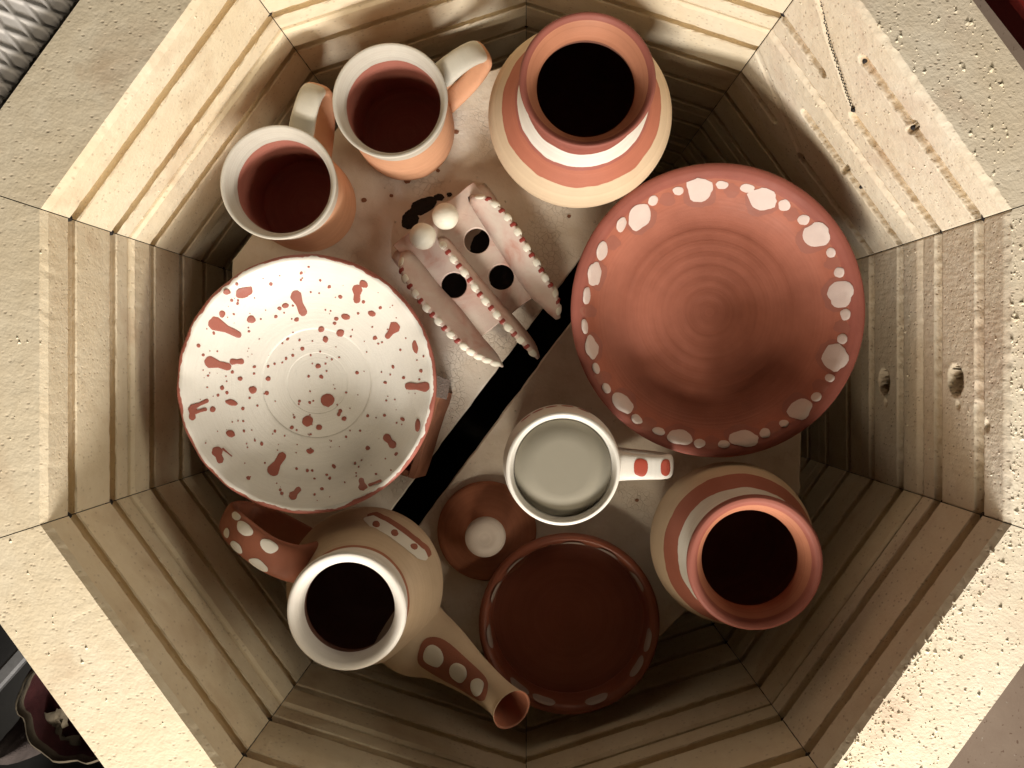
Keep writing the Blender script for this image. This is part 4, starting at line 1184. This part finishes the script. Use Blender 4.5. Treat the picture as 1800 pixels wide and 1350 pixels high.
# cart with a diamond pattern top, beyond the upper left rim
def make_cart():
    d = 0.536; z = CAMZ - d; k = d / F
    out, al = side_axes(4)
    a = np.array((17.5, -25.0)); b = np.array((52.0, 20.0)); s_ = np.array((35.0, 13.0)); t_ = np.array((21.0, 28.0)); O = np.array((32.0, 34.0))
    c0 = out * 0.47
    t = thing('cart', 'pale cart with diamond pattern top beyond the upper left rim', 'cart', Vector((c0.x, c0.y, FZ)))
    x = np.arange(-170, 215, 2.0); y = np.arange(-170, 330, 2.0)
    X, Y = np.meshgrid(x, y)
    det = s_[0] * t_[1] - s_[1] * t_[0]
    best = np.full(X.shape, -1e9)
    L = np.array([[a[0], b[0]], [a[1], b[1]]]); Li = np.linalg.inv(L)
    qx, qy = X - O[0], Y - O[1]
    m0 = np.floor(Li[0, 0] * qx + Li[0, 1] * qy); n0 = np.floor(Li[1, 0] * qx + Li[1, 1] * qy)
    for dm in (-2, -1, 0, 1, 2):
        for dn in (-1, 0, 1):
            rx = qx - (m0 + dm) * a[0] - (n0 + dn) * b[0]; ry = qy - (m0 + dm) * a[1] - (n0 + dn) * b[1]
            al_ = (rx * t_[1] - ry * t_[0]) / det; be = (s_[0] * ry - s_[1] * rx) / det
            sd = np.minimum(np.minimum(al_, 1 - al_) * det / np.hypot(*t_), np.minimum(be, 1 - be) * det / np.hypot(*s_))
            best = np.maximum(best, sd)
    best = best + np.vectorize(lambda p, q: nz(p * 0.07, q * 0.07))(X, Y) * 0.6
    hgt = 0.0015 * (1 - sstep(-4.0, 1.5, best))
    nx_, ny_ = len(x), len(y); ok = np.zeros((ny_, nx_), bool)
    V = []
    for j in range(ny_):
        for i in range(nx_):
            V.append(((x[i] - CX) * k, -(y[j] - CY) * k, z - 0.006 + hgt[j, i])); ok[j, i] = V[-1][0] * out.x + V[-1][1] * out.y > 0.378
    Fc = [(j * nx_ + i, (j + 1) * nx_ + i, (j + 1) * nx_ + i + 1, j * nx_ + i + 1) for j in range(ny_ - 1) for i in range(nx_ - 1) if ok[j, i] and ok[j + 1, i] and ok[j, i + 1] and ok[j + 1, i + 1]]
    used = sorted({q for f_ in Fc for q in f_}); ix = {q: i for i, q in enumerate(used)}
    m_p = simple('pale_embossed_plastic', (0.82, 0.79, 0.77), 0.5, 0.4, 0, 0.10, 20, 0.0001)
    child('embossed_top', [V[q] for q in used], [tuple(ix[q] for q in f_) for f_ in Fc], m_p, t)
    xs = [V[q][0] for q in used]; ys = [V[q][1] for q in used]
    pts = [(out * 0.384 - al * 0.17).to_2d(), (out * 0.384 + al * 0.17).to_2d(), (out * 0.56 + al * 0.15).to_2d(), (out * 0.56 - al * 0.15).to_2d()]
    slab('cart_body', pts, z - 0.0075, z - 0.0075 - FZ, m_p, t, 0.004, origin=ORG[t.name])
make_cart()

# red trolley frame beyond the upper right rim
def beam(name, p0, p1, w_, h_, mat, parent, up=(0, 0, 1)):
    p0, p1 = Vector(p0), Vector(p1); T = (p1 - p0).normalized(); s_ = T.cross(Vector(up)).normalized(); u = s_.cross(T).normalized()
    b_ = min(w_, h_) * 0.18; V = []
    pr = [(-w_ / 2 + b_, -h_ / 2), (w_ / 2 - b_, -h_ / 2), (w_ / 2, -h_ / 2 + b_), (w_ / 2, h_ / 2 - b_), (w_ / 2 - b_, h_ / 2), (-w_ / 2 + b_, h_ / 2), (-w_ / 2, h_ / 2 - b_), (-w_ / 2, -h_ / 2 + b_)]
    for p in (p0, p1): V += [tuple(p + s_ * a + u * c_) for a, c_ in pr]
    Fc = [tuple(range(8))[::-1], tuple(range(8, 16))] + [(i, (i + 1) % 8, 8 + (i + 1) % 8, 8 + i) for i in range(8)]
    o = child(name, V, Fc, mat, parent, smooth=False); fix_normals(o); return o
m_redp = simple('red_paint', (0.45, 0.045, 0.04), 0.45, 0.4, 0, 0.25, 25, 0.0002)
p0, p1 = P(1692, -110, 0.575), P(1907, 165, 0.575)
tr = thing('trolley', 'red painted trolley frame beyond the upper right rim', 'trolley', Vector((p0.x, p0.y, FZ)))
beam('rail', p0, p1, 0.017, 0.024, m_redp, tr)
for q in (p0, p1): beam('post', (q.x, q.y, FZ), (q.x, q.y, q.z - 0.0125), 0.016, 0.016, m_redp, tr, (1, 0, 0))

# dark tub added to darken the corner, with a torn red paper bag, beyond the lower left rim
m_black = simple('black_plastic', (0.016, 0.015, 0.015), 0.5, 0.4, 0, 0.3, 40, 0.0002)
def make_tub():
    d = 1.0; c = P(40, 1330, d); cx_, cy_ = c.x - 0.03, c.y - 0.06
    out, al = side_axes(6)
    base = Vector((cx_, cy_, FZ)); t = thing('tub', 'black open tub added to darken the corner beyond the lower left rim', 'tub', base)
    prof = [(0.0, 0.002), (0.21, 0.0), (0.225, 0.01), (0.25, 0.40), (0.256, 0.405), (0.256, 0.41), (0.247, 0.41), (0.243, 0.40), (0.22, 0.012), (0.0, 0.012)]
    v, f, _ = lathe(prof, base, 64, 0.0); child('tub_wall', v, f, m_black, t)
    return base
tb = make_tub()
m_bag = simple('red_paper', (0.085, 0.020, 0.022), 0.75, 0.3, 0, 0.5, 60, 0.002)
m_bagin = simple('cream_paper', (0.17, 0.14, 0.10), 0.85, 0.2, 0, 0.3, 60, 0.001)
def make_bag():
    c = P(142, 1236, 0.95); base = Vector((c.x - 0.02, c.y - 0.015, FZ + 0.0125)); H = CAMZ - 0.95 - base.z
    t = thing('paper_bag', 'torn red paper bag with cream lining, lower left corner', 'bag', base)
    n, m_ = 72, 14; V = []
    for sh in (0, 1):
        for j in range(m_ + 1):
            q = 0.975 * j / (m_ - 1) if j < m_ else 1.0
            for i in range(n):
                a = 2 * PI * i / n
                cr = 1 + 0.13 * nz(math.cos(a) * 1.4, math.sin(a) * 1.4, q * 2.5) + 0.03 * nz(math.cos(a) * 5, math.sin(a) * 5, q * 6)
                r = (0.066 + (0.055 * (1 - q) ** 0.8 if not sh else 0.0)) * cr - (0.0012 if sh else 0)
                z = base.z + (q if sh else 0.70 + 0.30 * q) * (H + 0.012 * nz(math.cos(a) * 2.5 + 3, math.sin(a) * 2.5) + 0.004 * nz(math.cos(a) * 14, math.sin(a) * 14)) + (0.0 if not sh or j < m_ else 0.0)
                V.append((c.x + r * math.cos(a), c.y + r * math.sin(a), z))
    Fc, fm = [], []
    S = (m_ + 1) * n
    for sh in (0, 1):
        for j in range(m_):
            for i in range(n):
                i2 = (i + 1) % n; Fc.append((sh * S + j * n + i, sh * S + j * n + i2, sh * S + (j + 1) * n + i2, sh * S + (j + 1) * n + i))
                fm.append(1 if j == m_ - 1 else 0)
    Fc += [(m_ * n + i, m_ * n + (i + 1) % n, S + m_ * n + (i + 1) % n, S + m_ * n + i) for i in range(n)]; fm += [1] * n
    child('bag_wall', V, Fc, None, t, mats=[m_bag, m_bagin], fmat=fm)
    for i, (x, y, sx, sy) in enumerate(((92, 1275, 16, 22), (118, 1305, 22, 12), (108, 1262, 10, 16))):
        q = P(x, y, 0.985); V = []
        for j in range(5):
            for l in range(5):
                V.append((q.x + (j - 2) * sx * 0.00017 * 2, q.y + (l - 2) * sy * 0.00017 * 2, q.z + 0.010 * nz(j * 0.8, l * 0.8, i * 3.0)))
        child('paper_scrap', V, [(j * 5 + l, (j + 1) * 5 + l, (j + 1) * 5 + l + 1, j * 5 + l + 1) for j in range(4) for l in range(4)], m_bagin, t)
make_bag()
def make_sack():
    c = P(-6, 1335, 0.97); base = Vector((c.x, c.y, FZ + 0.0125)); V = []
    n, m_ = 40, 24; r = 0.040; H = c.z - base.z
    for j in range(m_ + 1):
        th = PI * j / m_
        for i in range(n):
            a = 2 * PI * i / n; nn = Vector((math.sin(th) * math.cos(a), math.sin(th) * math.sin(a), math.cos(th)))
            k = 1 + 0.18 * nz(nn.x * 1.5, nn.y * 1.5, nn.z * 1.5) + 0.06 * nz(nn.x * 5, nn.y * 5, nn.z * 5)
            V.append((base.x + nn.x * r * k, base.y + nn.y * r * k, base.z + H / 2 + nn.z * H / 2 * min(k, 1.0)))
    o = obj('sack', V, [(j * n + i, (j + 1) * n + i, (j + 1) * n + (i + 1) % n, j * n + (i + 1) % n) for j in range(m_) for i in range(n)], simple('grey_cloth', (0.13, 0.105, 0.10), 0.9, 0.2, 0, 0.4, 50, 0.002), origin=base)
    tag(o, 'grey lumpy sack in the black tub, bottom left corner', 'sack')
make_sack()
p0, p1 = P(-60, 1262, 0.93), P(60, 1128, 0.93)
o = thing('metal_rod', 'grey metal rod lying across the black tub', 'rod', Vector(((p0.x + p1.x) / 2, (p0.y + p1.y) / 2, p0.z - 0.01)))
beam('bar', p0, p1, 0.016, 0.016, simple('grey_metal', (0.26, 0.26, 0.27), 0.45, 0.5, 0.6, 0.3, 30, 0.0002), o)
